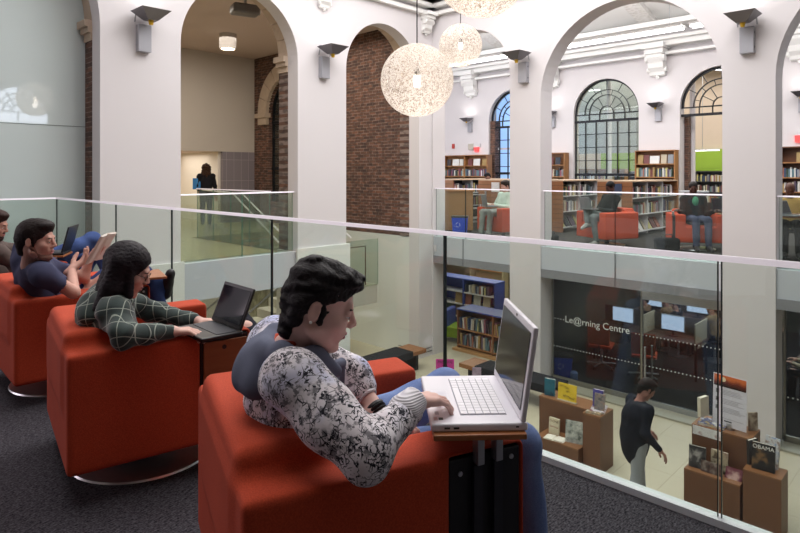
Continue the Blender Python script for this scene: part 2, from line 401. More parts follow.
struct('wall_lobby_far', MB().box(-15.6, -15.5, -3, 9.8, 2.03, 4.8), LOBW)
struct('wall_lobby_corridor', MB().box(-18.4, -18.2, -3, 9.8, 0, 2.1).box(-18.2, -15.62, 8.68, 8.76, 0, 2.03), TILEW)
t = NT('grey_wall_tile'); sp = t.N('SeparateXYZ', {0: t.co()}); cb = t.N('CombineXYZ', {0: sp.outputs[1], 1: sp.outputs[2]})
br = t.N('TexBrick', {'Vector': cb.outputs[0], 'Color1': lin('#8b8288'), 'Color2': lin('#857d83'), 'Mortar': lin('#aaa2a4'), 'Scale': 1.0, 'Mortar Size': .006, 'Brick Width': .24, 'Row Height': .6}, offset=0.0)
t.set(color=br.outputs[0], rough=.4)
struct('trim_11', MB().box(-15.62, -15.5, 8.76, 9.8, 0, 2.03), t.m)
struct('wall_ground_left', MB().box(-15.6, -15.4, -3, 9.8, GZ, -.3), WALLP)
struct('wall_lobby_side', MB().box(-18.4, -9.5, -3.2, -3, GZ, 5), LOBW)
# the tall back-painted glass screen that closes the first arch
t = NT('back_painted_glass'); sp = t.N('SeparateXYZ', {0: t.co()})
t.set(color=t.mix(t.noise(.7, 2), lin('#cfdcdc'), lin('#dfe9e9')), rough=.03, spec=.9); t.b.inputs['IOR'].default_value = 1.55
g = struct('trim_12', MB().box(-9.60, -9.55, -3, 3.7, GZ, 5.6), t.m, label='pale green back painted glass screen')
mb = MB()
for y in (-.9, .9, 2.0): mb.box(-9.552, -9.545, y-.004, y+.004, GZ, 2.1)
mb.box(-9.552, -9.545, -3, 3.2, 2.1, 2.108); struct('trim_13', mb, plain('joint_line', '#6f7d7b', .5))
# reading-room far wall with three arched openings
F_OPS = [(-14.2, -11.85, .1, 3.5), (-10.5, -8.15, .0, 3.5), (-6.84, -4.49, 0, 3.5), (-2.2, .15, 0, 3.5)]
arched('wall_far', 'X', 19.8, 20.2, -17.2, 8, 0, 6.2, F_OPS, WALL)
mb = MB().box(-17.2, 8, 19.25, 19.8, 5.62, 5.72).box(-17.2, 8, 19.4, 19.8, 5.45, 5.62).box(-17.2, 8, 19.55, 19.8, 5.2, 5.28).box(-17.2, 8, 18.7, 19.8, 5.95, 6.1)
struct('trim_14', mb, CEIL)
mb = MB()
for x in (-13, -7.55, -2): mb.add([(x-.25, 19.7, 5.95), (x+.25, 19.7, 5.95), (x+.25, 16, 6.95), (x-.25, 16, 6.95), (x-.25, 19.7, 6.15), (x+.25, 19.7, 6.15), (x+.25, 16, 7.15), (x-.25, 16, 7.15)],
        [(0, 1, 2, 3), (0, 4, 5, 1), (1, 5, 6, 2), (3, 7, 4, 0)])
t = NT('plaster_ornament'); v = t.N('TexVoronoi', {'Vector': t.co(), 'Scale': 9.0}); t.set(color=t.mix(v.outputs[0], lin('#d9d5d0'), lin('#efedeb')), rough=.8); t.bump(v.outputs[0], .8, .03)
struct('trim_15', mb, t.m)
# cornice of the atrium walls
mb = MB().box(XL, XL+.10, -5, YR, 4.92, 5.0).box(XL, XL+.18, -5, YR, 5.08, 5.16).box(XL, XL+.34, -5, YR, 5.26, 5.4).box(XL, 8, YR-.1, YR, 4.92, 5.0).box(XL, 8, YR-.18, YR, 5.08, 5.16).box(XL, 8, YR-.34, YR, 5.26, 5.4)
struct('trim_16', mb, CEIL)
# annex behind the far wall
ANX = plain('annex_wall', '#d8c6b4', .8, var=.02); GREEN = plain('lime_wall', '#97b83a', .6, var=.03)
struct('wall_annex', MB().box(-17.2, 8, 25.2, 25.4, 0, 6), ANX); struct('ceiling_annex', MB().box(-17.2, 8, 20.2, 25.4, 5.4, 5.6), plain('annex_ceiling', '#a8a49c', .8))
struct('trim_17', MB().box(-12, 8, 25.1, 25.2, 1.5, 2.35), GREEN)
t = NT('fair_faced_concrete'); t.set(color=t.mix(t.noise(3, 6), lin('#8a8b86'), lin('#b9b8b0')), rough=.8)
struct('wall_annex_concrete', MB().box(-12.4, -9.2, 22.6, 22.8, 2.2, 5.4), t.m)
# learning centre shell
LCW = plain('dark_learning_wall', '#37382f', .8, var=.3, scale=4); LCF = carpet('charcoal_carpet', '#202022', '#343334')
struct('floor_learning_centre', MB().box(-6.3, 8, 10.62, 18, GZ, GZ+.015), LCF)
struct('wall_learning', MB().box(-6.4, -6.28, 11.0, 18, GZ, -.6), LCW); struct('wall_learning_back', MB().box(-6.4, 8, 18, 18.2, GZ, -.6), LCW)
struct('wall_ground_children', MB().box(-17.2, -6.4, 18, 18.2, GZ, -.6), plain('children_wall', '#b9ab8c', .8))
struct('trim_18', MB().box(-6.1, 1.04, 10.24, 10.62, GZ, GZ+.03), plain('threshold', '#9a9787', .4))
# skirting lines on the corner piers
mb = MB()
for z in (GZ+.10, GZ+.18): mb.box(-9.5, XL+.012, 9.75, 10.21, z, z+.008)
struct('baseboard_left', mb, DGREY)
# ------------------------------------------------------------------ windows
def fan(name, cx, y, r, zs, zb, cols, rows, mat, glass=None, w=.045, lower=True):
    mb = MB(); y0, y1 = y-.03, y+.03
    def ring(R, ww, full=True):
        n = 28; poly = [(cx-R*math.cos(PI*i/n), zs+R*math.sin(PI*i/n)) for i in range(n+1)]+[(cx-(R-ww)*math.cos(PI*i/n), zs+(R-ww)*math.sin(PI*i/n)) for i in range(n, -1, -1)]
        for i in range(n): mb.prism([poly[i], poly[i+1], poly[2*n-i], poly[2*n+1-i]], y0, y1, 'XZ')
    def bar(p, q, ww):
        p = Vector((p[0], y, p[1])); q = Vector((q[0], y, q[1])); mb.cyl(p, q, ww*.6, n=4)
    ring(r, w*1.6); ring(r*.70, w*.6); ring(r*.55, w*.6); ring(r*.22, w*.6)
    for k in range(1, 6):
        t = PI*k/6; cc, ss = math.cos(t), math.sin(t)
        if k != 3: bar((cx-.22*r*cc, zs+.22*r*ss), (cx-.55*r*cc, zs+.55*r*ss), w*.6)
        bar((cx-.70*r*cc, zs+.70*r*ss), (cx-r*cc, zs+r*ss), w*.6)
        t = PI*(k-.5)/6; cc, ss = math.cos(t), math.sin(t); bar((cx-.55*r*cc, zs+.55*r*ss), (cx-.70*r*cc, zs+.70*r*ss), w*.5)
    mb.box(cx-r, cx+r, y0-.02, y1+.02, zs-.30, zs-.22); mb.box(cx-r, cx+r, y0, y1, zs-.04, zs)
    for u in (-.55, -.22, .22, .55): mb.box(cx+u*r-.012, cx+u*r+.012, y0, y1, zs-.25, zs)
    if lower:
        for sx in (-r, r-w): mb.box(cx+sx, cx+sx+w, y0, y1, zb, zs)
        for i in range(1, cols): u = cx-r+2*r*i/cols; mb.box(u-w*.3, u+w*.3, y0, y1, zb, zs-.25)
        for j in range(1, rows): z = zb+(zs-.25-zb)*j/rows; mb.box(cx-r, cx+r, y0, y1, z-w*.3, z+w*.3)
        z = zb+(zs-.25-zb)*.42; mb.box(cx-r, cx+r, y0-.02, y1+.02, z-.05, z+.03)
    o = struct(name, mb, mat)
    if glass:
        n = 28; poly = [(cx-r, zb), (cx+r, zb)]+[(cx+r*math.cos(PI*i/n), zs+r*math.sin(PI*i/n)) for i in range(n+1)]
        MB().prism(poly, y+.03, y+.036, 'XZ').build('pane', glass, o)
    return o
fan('window_1', -9.325, 19.95, 1.17, 3.5, 0, 6, 7, BLKM, GLASS, w=.036)
fan('window_2', -5.665, 19.95, 1.17, 3.5, 0, 6, 6, BLKM, None, lower=False)
fan('window_3', -13.025, 20.0, 1.17, 3.5, .1, 6, 6, BLKM, None)
fan('window_4', -13.8, 9.95, .95, 3.14, .6, 3, 5, BLKM, GLASS)
# pale exterior glazing bars of window 3 and the daylight outside
SKYP = emit('overcast_sky_blue', '#8fb0d8', 1.1); SKYW = emit('bright_sky', '#e8eef8', 2.2)
mb = MB().box(-14.6, -11.4, 20.9, 20.95, 0, 5.2); o = struct('window_5', mb, SKYP, label='blue daylight outside the left reading room window')
mb = MB()
for z in (.4, 1.35, 2.35): mb.box(-14.2, -11.85, 20.12, 20.2, z, z+.08)
mb.box(-13.05, -12.95, 20.12, 20.2, .1, 3.3); struct('trim_19', mb, WALL)
mb = MB().box(-14.3, -14.2+.22, 19.9, 20.3, .1, 3.5).box(-6.86, -6.84+.10, 20.2, 20.5, 0, 3.3); struct('trim_20', mb, BRY)
struct('window_6', MB().box(-17.8, -12.2, 10.6, 10.65, .2, 4.6), SKYW, label='daylight outside the brick wall window')
# an arched window on the atrium's opposite end wall, mirrored in the glass screen
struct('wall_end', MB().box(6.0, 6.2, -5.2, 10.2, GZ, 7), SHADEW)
def fan_y(name, cy, x, r, zs, zb):
    n = 24; poly = [(cy-r, zb), (cy+r, zb)]+[(cy+r*math.cos(PI*i/n), zs+r*math.sin(PI*i/n)) for i in range(n+1)]
    o = struct(name, MB().prism(poly, x-.01, x+.01, 'YZ'), emit('daylight_window', '#dfe8f8', 5.0)); mb = MB()
    def ring(R, ww):
        for i in range(n):
            a, b = PI*i/n, PI*(i+1)/n; mb.prism([(cy-R*math.cos(a), zs+R*math.sin(a)), (cy-R*math.cos(b), zs+R*math.sin(b)), (cy-(R-ww)*math.cos(b), zs+(R-ww)*math.sin(b)), (cy-(R-ww)*math.cos(a), zs+(R-ww)*math.sin(a))], x-.05, x-.01, 'YZ')
    for R, ww in ((r, .08), (r*.7, .05), (r*.52, .05), (r*.25, .05)): ring(R, ww)
    for k in range(1, 6):
        t = PI*k/6; mb.cyl((x-.03, cy-.25*r*math.cos(t), zs+.25*r*math.sin(t)), (x-.03, cy-.98*r*math.cos(t), zs+.98*r*math.sin(t)), .03, n=4)
    mb.box(x-.05, x-.01, cy-r, cy+r, zs-.04, zs); mb.box(x-.05, x-.01, cy-.02, cy+.02, zb, zs); mb.build('window_frame', DGREY, o)
    return o
fan_y('window_7', 6.0, 5.99, .95, 3.65, 3.25)
# ------------------------------------------------------------------ stair in the lobby
mb = MB(); n = 6
for i in range(n): x = -12.5+i*1.9/n; mb.box(x, x+1.9/n+.002, 7.6, 9.05, -(i+1)*1.0/n-.16, -(i+1)*1.0/n)
mb.box(-10.6, -9.45, 7.6, 9.05, -1.40, -1.0)
n = 10
for i in range(n): y = 4.8+i*.28; z = GZ+(i+1)*1.67/n; mb.box(-10.6, -9.5, y, y+.282, z-.2, z)
stair = mb.build('staircase', plain('pale_stair', '#b6b2a6', .6)); tag(stair, 'pale staircase turning at a landing behind the left arches', 'staircase')
def rail_run(name, label, pts, gap_list=(), h=1.07, zoff=0, cap=ALU, glass=GLASS, capw=.045, base=True, group=None, edge=EDGE, capon=True):
    """glass guard along pts [(x,y,z)...]; panel joints at fractions gap_list"""
    t = thing(name, label, 'glass railing', (0, 0, 0), 0, group); cb = MB(); bb = MB()
    for (a, b), gaps in zip(zip(pts[:-1], pts[1:]), gap_list or [()]*(len(pts)-1)):
        a = Vector(a); b = Vector(b); d = (b-a); L = math.hypot(d.x, d.y); u = Vector((d.x/L, d.y/L, 0)); nrm = Vector((-u.y, u.x, 0)); fr = [0]+list(gaps)+[1]
        for f0, f1 in zip(fr[:-1], fr[1:]):
            p = a+d*f0+u*.005; q = a+d*f1-u*.005; m = MB(); w = nrm*.006
            m.add([p-w, q-w, q-w+Vector((0, 0, h)), p-w+Vector((0, 0, h)), p+w, q+w, q+w+Vector((0, 0, h)), p+w+Vector((0, 0, h))], [(0, 1, 2, 3), (7, 6, 5, 4)])
            pan = m.build('glass_panel', glass, t)
            for s_, r_ in ((p, 1), (q, -1)):
                e = MB(); s1 = s_+u*.0035*r_; e.add([s_-w, s1-w, s1-w+Vector((0, 0, h)), s_-w+Vector((0, 0, h)), s_+w, s1+w, s1+w+Vector((0, 0, h)), s_+w+Vector((0, 0, h))], [(0,1,2,3),(7,6,5,4),(0,4,5,1),(2,6,7,3),(0,3,7,4),(1,2,6,5)])
                e.build('glass_edge', edge, pan)
        for mbx, w, z0, z1, on in ((cb, capw*.6, h-.004, h+.018, capon), (bb, .028, -.0, .03, base)):
            if not on: continue
            wt = nrm*(w*.3 if mbx is cb else w); w = nrm*w; A = a-u*.02; Bq = b+u*.02; Z0 = Vector((0, 0, z0)); Z1 = Vector((0, 0, z1))
            mbx.add([A-w+Z0, Bq-w+Z0, Bq+w+Z0, A+w+Z0, A-wt+Z1, Bq-wt+Z1, Bq+wt+Z1, A+wt+Z1], [(3,2,1,0),(4,5,6,7),(0,1,5,4),(1,2,6,5),(2,3,7,6),(3,0,4,7)])
    if capon: cb.build('top_rail', cap, t)
    if base: bb.build('base_shoe', plain('white_shoe', '#d5dade', .4), t)
    return t
X0, X1 = -9.1, 2.5; g = [(x-X0)/(X1-X0) for x in (-7.02, -5.63, -3.93, -2.197, -.757, 1.0)]
rail_run('glass_railing', 'long glass guard rail with pale metal cap in front of the red armchairs', [(-9.1, -3, 0), (-9.1, 2.64, 0), (2.5, 2.64, 0)], [(.3, .65), g])
rail_run('glass_railing', 'glass railing across the left arch in front of the stair lobby', [(-9.0, 4.32, 0), (-9.0, 6.49, 0)], [(.52,)], base=False, glass=GLASSG, edge=GEDGE)
rail_run('glass_railing', 'glass railing in the narrow arch by the blue recycling bin', [(-8.82, 10.28, 0), (-6.82, 10.28, 0)], [(.42,)], capw=.03, base=False)
rail_run('glass_railing', 'glass railing in the wide arch before the two red reading chairs', [(-6.06, 10.28, 0), (-2.92, 10.28, 0)], [(.45,)], capw=.03, base=False)
rail_run('glass_railing', 'glass railing at the right edge of the photo beyond the pier', [(-2.15, 10.28, 0), (1.02, 10.28, 0)], [(.5,)], capw=.03, base=False)
rail_run('glass_railing', 'level glass guard above the stairs in the lobby', [(-12.3, 6.34, 0), (-9.5, 6.34, 0)], [(.25, .5, .75)], base=False, glass=GLASSG, edge=GEDGE, capw=.03)
rail_run('glass_railing', 'sloping glass stair guard with pale handrail behind the left arch', [(-12.5, 7.57, 0), (-10.62, 7.57, -1.0)], [(.5,)], base=False, glass=GLASSG, edge=GEDGE, capw=.04, h=.95)
t_ = rail_run('glass_railing', 'green tinted glass guard of the stair landing behind the brick arch', [(-9.42, 7.62, -1.0), (-9.42, 9.05, -1.0)], [()], base=False, glass=GLASSG, edge=GEDGE, capon=False, h=1.0)
o = MB().tube([(-9.5, 7.7, -.15), (-9.5, 8.75, -.15), (-9.5, 8.75, -.98)], .014).build('handrail', plain('brown_rail', '#5e4634', .4), t_)
o = MB().tube([(-10.65, 4.8, GZ+.95), (-10.65, 7.6, -.05)], .02, 8).tube([(-9.45, 4.8, GZ+.95), (-9.45, 7.6, -.05)], .02, 8).tube([(-10.65, 4.8, GZ), (-10.65, 4.8, GZ+.95)], .015).tube([(-9.45, 4.8, GZ), (-9.45, 4.8, GZ+.95)], .015)
tag(o.build('handrail', STEEL), 'steel handrails of the lower stair flight', 'handrail')
o = MB().tube([(-14.0, 7.35, 1.0), (-12.55, 7.35, .95), (-10.6, 7.35, -.1)], .02).tube([(-12.5, 9.3, .95), (-10.6, 9.3, -.1)], .02); tag(o.build('handrail', ALU), 'pale sloping handrails descending through the lobby', 'handrail')
# ------------------------------------------------------------------ learning centre glass front
lc = struct('window_8', MB().box(-6.08, -2.91, 10.60, 10.612, GZ+.12, -.60).box(-2.15, 1.02, 10.60, 10.612, GZ+.12, -.6), GLASSD, label='dark glass front of the learning centre')
mb = MB()
for x in (-6.08, -4.32, -2.95, -2.15): mb.box(x, x+.03, 10.58, 10.63, GZ, -.6)
mb.box(-6.08, -2.91, 10.58, 10.63, GZ, GZ+.12).box(-2.15, 1.02, 10.58, 10.63, GZ, GZ+.12); mb.build('window_frame', plain('bronze_frame', '#8d8a80', .35, .6), lc)
dr = struct('door_1', MB().box(-4.28, -2.97, 10.55, 10.585, -.80, -.66), STEEL, label='steel header of the glass door to the learning centre')
MB().cyl((-4.22, 10.52, -2.52), (-4.22, 10.52, -1.62), .016).cyl((-4.16, 10.68, -2.52), (-4.16, 10.68, -1.62), .016).build('door_handle', STEEL, dr)
MB().box(-4.28, -2.97, 10.57, 10.6, GZ+.02, GZ+.12).build('bottom_rail', STEEL, dr)
WT = emit('frosted_lettering', '#e8eae6', .0)
M = Matrix.Translation((-5.80, 10.595, -1.47)) @ Matrix.Rotation(PI/2, 4, 'X')
text_part('lettering', 'Le@rning Centre', .178, WT, lc, M)
dm = MB()
def dotrow(x0, x1, z, st=.062):
    x = x0
    while x < x1: dm.box(x, x+.018, 10.594, 10.598, z, z+.018); x += st
dotrow(-6.02, -5.83, -1.44); dotrow(-4.42, -2.95, -1.45); dotrow(-6.04, -2.95, -1.98); dotrow(-2.1, .9, -1.98); dm.build('dot_line', WT, lc)
# white round columns of the annex
for x, y in ((-6.72, 20.6), (-9.9, 21.4), (-3, 21.4)):
    o = MB().cyl((x, y, 0), (x, y, 5.4), .085, n=24).build('round_column', WALL, smooth=True)
    tag(o, {-6.72: 'slim white round column in the right arched opening', -9.9: 'slim white round column behind the middle fan window', -3: 'white round column of the annex'}[x], 'column')
# ================================================================== ARMCHAIRS, LAPTOPS
def armchair_meshes():
    s = SDF(); s.box((0, 0, .40), (.40, .44, .255), .035)
    # the back rises in a soft hump between the arm lines
    s.box((-.27, 0, .56), (.125, .30, .175), .06, k=.07)
    s.box((.16, 0, .72), (.34, .255, .29), .035, k=.03, sub=True)
    body = s.mesh('armchair_shell', .011)
    s = SDF().box((.10, 0, .40), (.285, .248, .055), .03); seat = s.mesh('seat_cushion', .011); return body, seat
SHELL_ME, SEAT_ME = armchair_meshes()
SHELLR = SDF(); SHELLR.box((0, 0, .40), (.40, .44, .255), .020); SHELLR.box((-.268, 0, .56), (.130, .33, .168), .035, k=.05)
SHELLR.box((.16, 0, .72), (.34, .255, .29), .025, k=.02, sub=True); SHELLR.box((.267, -.44, .42), (.118, .05, .225), .008, k=.004, sub=True); SHELLR = SHELLR.mesh('armchair_shell_recess', .009)
FAB = [None]
def armchair(label, pos, az, tablet='deployed', hi=True, group=None):
    t = thing('armchair', label, 'armchair', (pos.x, pos.y, 0), RZ(az), group)
    link('upholstered_shell', SHELLR, RED, t); link('seat_cushion', SEAT_ME, RED2, t)
    MB().lathe([(.0, .022), (.10, .024), (.30, .018), (.345, .008), (.35, .0), (.0, .0)][::-1], 48).build('base_disc', CHROME, t, smooth=True)
    MB().cyl((0, 0, .02), (0, 0, .16), .045, n=20).cyl((0, 0, .13), (0, 0, .15), .16, n=24).build('swivel_post', BLKM, t, smooth=True)
    NAVY = plain('recess_liner', '#15161d', .5)
    MB().box(.152, .382, -.432, -.392, .20, .640).build('tablet_housing', NAVY, t, bevel=.003, label='black tablet arm recess')
    if tablet == 'stowed':
        b = MB().box(.165, .375, -.444, -.4325, .20, .622).build('tablet', wood('tablet_cherry', '#7d4527', '#a96b43', .4, 'X'), t, bevel=.003, label='stowed wooden tablet in the arm recess')
        MB().cyl((.262, -.4445, .59), (.262, -.4455, .59), .011, n=16).build('finger_hole', BLACK, b)
    else:
        for x in (.235, .30):
            MB().box(x-.014, x+.014, -.448, -.433, .21, .62).build('slide_track', plain('track_black', '#1d1e27', .35), t)
        for x, z in ((.185, .60), (.353, .615)): MB().cyl((x, -.4325, z), (x, -.436, z), .007, n=12).build('screw', CHROME, t)
        for x in (.235, .295):
            MB().box(x-.011, x+.011, -.462, -.434, .625, .708).cyl((x, -.448, .625), (x, -.448, .708), .012, n=12).build('bracket', STEEL, t, bevel=.002)
    return t
TAB = wood('tablet_top_cherry', '#8a4f2c', '#b97a4c', .35, 'X')
def tablet_top(chair_t, az_c, cpos, centre, az, w=.27, l=.42, z=.70):
    """deployed tablet board, child of its chair"""
    b = MB().box(-w/2, w/2, -l/2, l/2, 0, .016).mesh('tablet', .003)
    R = Matrix.Rotation(RZ(az)-RZ(az_c), 4, 'Z'); inv = Matrix.Rotation(-RZ(az_c), 4, 'Z')
    d = inv @ Vector((centre.x-cpos.x, centre.y-cpos.y, 0)); b.transform(Matrix.Translation((d.x, d.y, z)) @ R)
    link('tablet', b, TAB, chair_t, label='wooden writing tablet swung over the arm')
def laptop(label, pos, az, w, d, colour, open_deg=100, scr=None, keys=True, hero=False):
    """local +X points away from its user (towards the hinge)"""
    col = {'white': plain('white_glossy_plastic', '#eceaf2', .25, var=.01), 'black': BLACK, 'silver': plain('silver_plastic', '#7f8186', .35, .3)}[colour]
    t = thing('laptop', label, 'laptop', pos, RZ(az)); th = .022 if hero else .02
    MB().box(-d/2, d/2, -w/2, w/2, 0, th).build('base', col, t, bevel=.006, seg=3)
    kc = plain('white_keys', '#f1eff5', .35, var=.01) if colour == 'white' else DGREY
    if hero:
        kb = MB().box(-.045, .085, -.135, .155, th, th+.001).build('keyboard', plain('key_gap', '#9b99a6', .6), t)
        for r in range(6):
            n = 14
            for c in range(n):
                x = -.042+r*.0212; y = -.132+c*.0205
                if r == 0 and 4 <= c <= 9:
                    if c == 4: MB().box(x, x+.018, y, y+.0205*6-.002, th+.001, th+.003).build('key', kc, kb)
                    continue
                if r < 6: MB().box(x, x+.0185, y, y+.018, th+.001, th+.0032).build('key', kc, kb)
        MB().box(-.112, -.062, -.03, .055, th, th+.0008).build('touchpad', plain('touchpad', '#dedce6', .3), t)
        MB().box(-.107, -.095, -.165, -.150, th, th+.0006).build('sticker', plain('sticker_dark', '#2c3430', .4, var=.4, scale=120), t, label='small dark square sticker')
        MB().box(-.120, -.110, -.168, -.148, th, th+.0006).build('sticker', plain('sticker_red', '#c7a9a8', .4, var=.4, scale=150), t)
        MB().box(-.114, -.103, -.128, -.108, th, th+.0006).build('sticker', plain('sticker_grey', '#9fa1ad', .4, var=.4, scale=150), t)
        for x in (-.095, -.07): MB().box(x, x+.015, -w/2-.0006, -w/2+.001, .008, .013).build('usb_port', BLACK, t)
        MB().box(.098, .106, -w/2-.0006, -w/2+.001, .010, .014).build('usb_port', BLACK, t)
    else:
        MB().box(-.02, d/2-.02, -w/2+.02, w/2-.02, th, th+.002).build('keyboard', kc, t)
    R = Matrix.Translation((d/2-.006, 0, th)) @ Matrix.Rotation(math.radians(open_deg-90), 4, 'Y'); h = d*.98
    MB().box(-.012 if not hero else -.014, 0, -w/2, w/2, 0, h, R).build('lid', col, t, bevel=.004, seg=3)
    b = .014 if not hero else .018
    if scr is None:
        q = NT('dark_glossy_screen'); q.set(color=q.mix(q.noise(4, 2), lin('#14121c'), lin('#2a2433')), rough=.08, spec=.7); scr = MATS.setdefault('scr', q.m)
    MB().box(-.0165 if hero else -.0145, -.0142 if hero else -.0122, -w/2+b, w/2-b, b*1.4, h-b*1.1, R).build('screen', scr, t)
    if hero:
        MB().box(-.0155, -.0142, -.006, .006, h-.014, h-.007, R).build('webcam', BLACK, t)
        MB().cyl((d/2-.008, -w/2+.03, th), (d/2-.008, w/2-.03, th), .008, n=12).build('hinge', col, t)
    return t
# the row of armchairs along the rail
CH = [(G(-.187, 1.95), 65), (G(-1.31, 3.08), 54.8), (G(-2.295, 4.15), 47), (G(-3.45, 5.20), 45)]
c1 = armchair('red swivel armchair nearest the camera with the man in the white hoodie', *CH[0], tablet='deployed')
c2 = armchair('red swivel armchair with wooden arm panel holding the woman in plaid', *CH[1], tablet='stowed')
c3 = armchair('red swivel armchair of the reading man in the blue shirt', *CH[2], tablet='deployed')
c4 = armchair('red swivel armchair farthest left with the bearded man', *CH[3], tablet='deployed')
tablet_top(c1, 65, CH[0][0], G(.205, 1.79), 87.5, .25, .40, .710)
p3 = G(-1.79, 4.18); tablet_top(c3, 47, CH[2][0], p3, 60, .26, .36, .70)
p4 = G(-3.04, 5.25); tablet_top(c4, 45, CH[3][0], p4, 75, .26, .36, .70)
laptop('open glossy white laptop on the wooden tablet of the nearest armchair', G(.207, 1.80, .7265), 88, .385, .262, 'white', 98, hero=True)
laptop('open black laptop in front of the bearded man at far left', G(-3.03, 5.25, .717), 75, .33, .23, 'black', 104)
# ================================================================== PEOPLE
def V3(a): return Vector(a)
def skin(name, hexc): 
    if name in MATS: return MATS[name]
    t = NT(name); c = lin(hexc); n = t.noise(30, 3)
    t.set(color=t.mix(n, tuple(x*.88 for x in c[:3])+(1,), tuple(min(1, x*1.1) for x in c[:3])+(1,)), rough=.5, spec=.35, sss=.0); t.bump(t.noise(400, 2), .05, .001); MATS[name] = t.m; return t.m
def hairm(name, hexc):
    if name in MATS: return MATS[name]
    t = NT(name); c = lin(hexc); mp = t.N('Mapping', {'Vector': t.co(), 'Scale': (160, 160, 420), 'Rotation': (.6, .9, 0)}); n = t.noise(1, 3, mp.outputs[0])
    t.set(color=t.mix(n, tuple(x*.55 for x in c[:3])+(1,), tuple(min(1, x*1.3) for x in c[:3])+(1,)), rough=.55, spec=.22); t.bump(n, .6, .004); MATS[name] = t.m; return t.m
def cloth(name, hexc, var=.12, bump=.25, scale=7): 
    if name in MATS: return MATS[name]
    t = NT(name); c = lin(hexc); n = t.noise(scale, 4); n2 = t.noise(350, 2)
    t.set(color=t.mix(t.math('MULTIPLY_ADD', n2, .4, t.math('MULTIPLY', n, .6)), tuple(x*(1-var*2) for x in c[:3])+(1,), tuple(min(1, x*(1+var*2)) for x in c[:3])+(1,)), rough=.9, spec=.2)
    t.bump(n2, bump, .0015); MATS[name] = t.m; return t.m
def denim(name, a, b):
    if name in MATS: return MATS[name]
    t = NT(name); n = t.noise(5, 5); n2 = t.noise(300, 2); t.set(color=t.mix(t.step(t.math('MULTIPLY_ADD', n2, .35, t.math('MULTIPLY', n, .65)), .3, .7), lin(a), lin(b)), rough=.9, spec=.2)
    t.bump(n2, .3, .0015); MATS[name] = t.m; return t.m
def basis(F, U):
    F = V3(F).normalized(); L = V3(U).cross(F).normalized(); U2 = F.cross(L); return F, L, U2
class Head:
    def __init__(s, c, az, pitch, roll=0, k=1.0):
        s.c = V3(c); s.F = D(az, math.radians(0)+0) if False else None
        a = D(az, pitch); up = D(az, pitch+90); s.F, s.L, s.U = basis(a, up); s.k = k
        if roll: q = Matrix.Rotation(math.radians(roll), 3, s.F); s.L = q @ s.L; s.U = q @ s.U
        s.R = np.array([list(s.F), list(s.L), list(s.U)], dtype=np.float32)
    def w(s, x, y, z): return s.c+(s.F*x+s.L*y+s.U*z)*s.k
def head_sdf(s, H, female=False):
    k = H.k; R = H.R; w = H.w; jw = .9 if female else 1.0
    s.ell(w(-.012, 0, .04), (.094*k, .073*k, .082*k), R, k=.02)
    s.ell(w(.028, 0, -.03), (.060*k, .058*k*jw, .075*k), R, k=.02)
    for sg in (-1, 1):
        s.cap(w(.004, sg*.052*jw, -.058), w(.062, sg*.016, -.098), .016*k, .014*k, k=.02)
        s.ell(w(.060, sg*.038, -.020), (.022*k, .022*k, .020*k), R, k=.02)
    s.ell(w(.070, 0, -.098), (.019*k, .020*k, .016*k), R, k=.014)
    s.ell(w(.068, 0, -.055), (.022*k, .030*k, .028*k), R, k=.016)
    s.cap(w(.078, -.028, .026), w(.078, .028, .026), .0125*k, k=.012)
    for sg in (-1, 1):
        s.ell(w(.098, sg*.031, .006), (.012*k, .016*k, .010*k), R, k=.010, sub=True)
        s.ell(w(.0775, sg*.031, .0095), (.0125*k, .0145*k, .0095*k), R, k=.003); s.ell(w(.0765, sg*.031, -.004), (.0115*k, .0135*k, .0060*k), R, k=.003)
    s.cap(w(.085, 0, .016), w(.107, 0, -.018), .0075*k, .0095*k, k=.010)
    for sg in (-1, 1): s.ell(w(.098, sg*.010, -.025), (.010*k, .008*k, .0075*k), R, k=.006)
    s.ell(w(.0895, 0, -.0505), (.0085*k, .021*k, .0058*k), R, k=.005)
    s.ell(w(.0875, 0, -.0625), (.0085*k, .019*k, .0066*k), R, k=.005)
    s.box(w(.100, 0, -.0565), (.012*k, .021*k, .0010*k), .0008, R, k=.003, sub=True)
    for sg in (-1, 1):
        Re = R
        s.ell(w(-.012, sg*.0755, -.002), (.017*k, .008*k, .030*k), Re, k=.006)
        s.ell(w(-.009, sg*.083, .002), (.010*k, .006*k, .019*k), Re, k=.004, sub=True)
def face_parts(root, H, hair_mat, orig, beard=None, iris='#2a1a12', brows=True):
    O = V3(orig); R = H.R; k = H.k
    eye = plain('eye_white', '#e9e4de', .2); ir = plain('iris_'+iris[1:], iris, .15)
    for sg in (-1, 1):
        m = MB().sphere(H.w(.0770, sg*.031, .004)-O, .0112*k, 14); e = m.build('eye', eye, root, smooth=True)
        MB().sphere(H.w(.0840, sg*.031, .001)-O, .0054*k, 10).build('iris', ir, e, smooth=True)
    sb = SDF()
    for sg in (-1, 1): sb.cap(H.w(.089, sg*.014, .022), H.w(.083, sg*.046, .026), .0042*k, .003*k, k=.004)
    if brows: link('eyebrows', sb.mesh('eyebrows', .0025*k, origin=O), hair_mat, root)
    sl = SDF(); sl.ell(H.w(.0905, 0, -.0505), (.0085*k, .019*k, .0052*k), R, k=.005); sl.ell(H.w(.0885, 0, -.0625), (.0085*k, .017*k, .006*k), R, k=.003); sl.box(H.w(.101, 0, -.0565), (.012*k, .021*k, .001*k), .0008, R, k=.002, sub=True)
    link('lips', sl.mesh('lips', .0022*k, origin=O), plain('lip_pink', '#a8626a', .45), root)
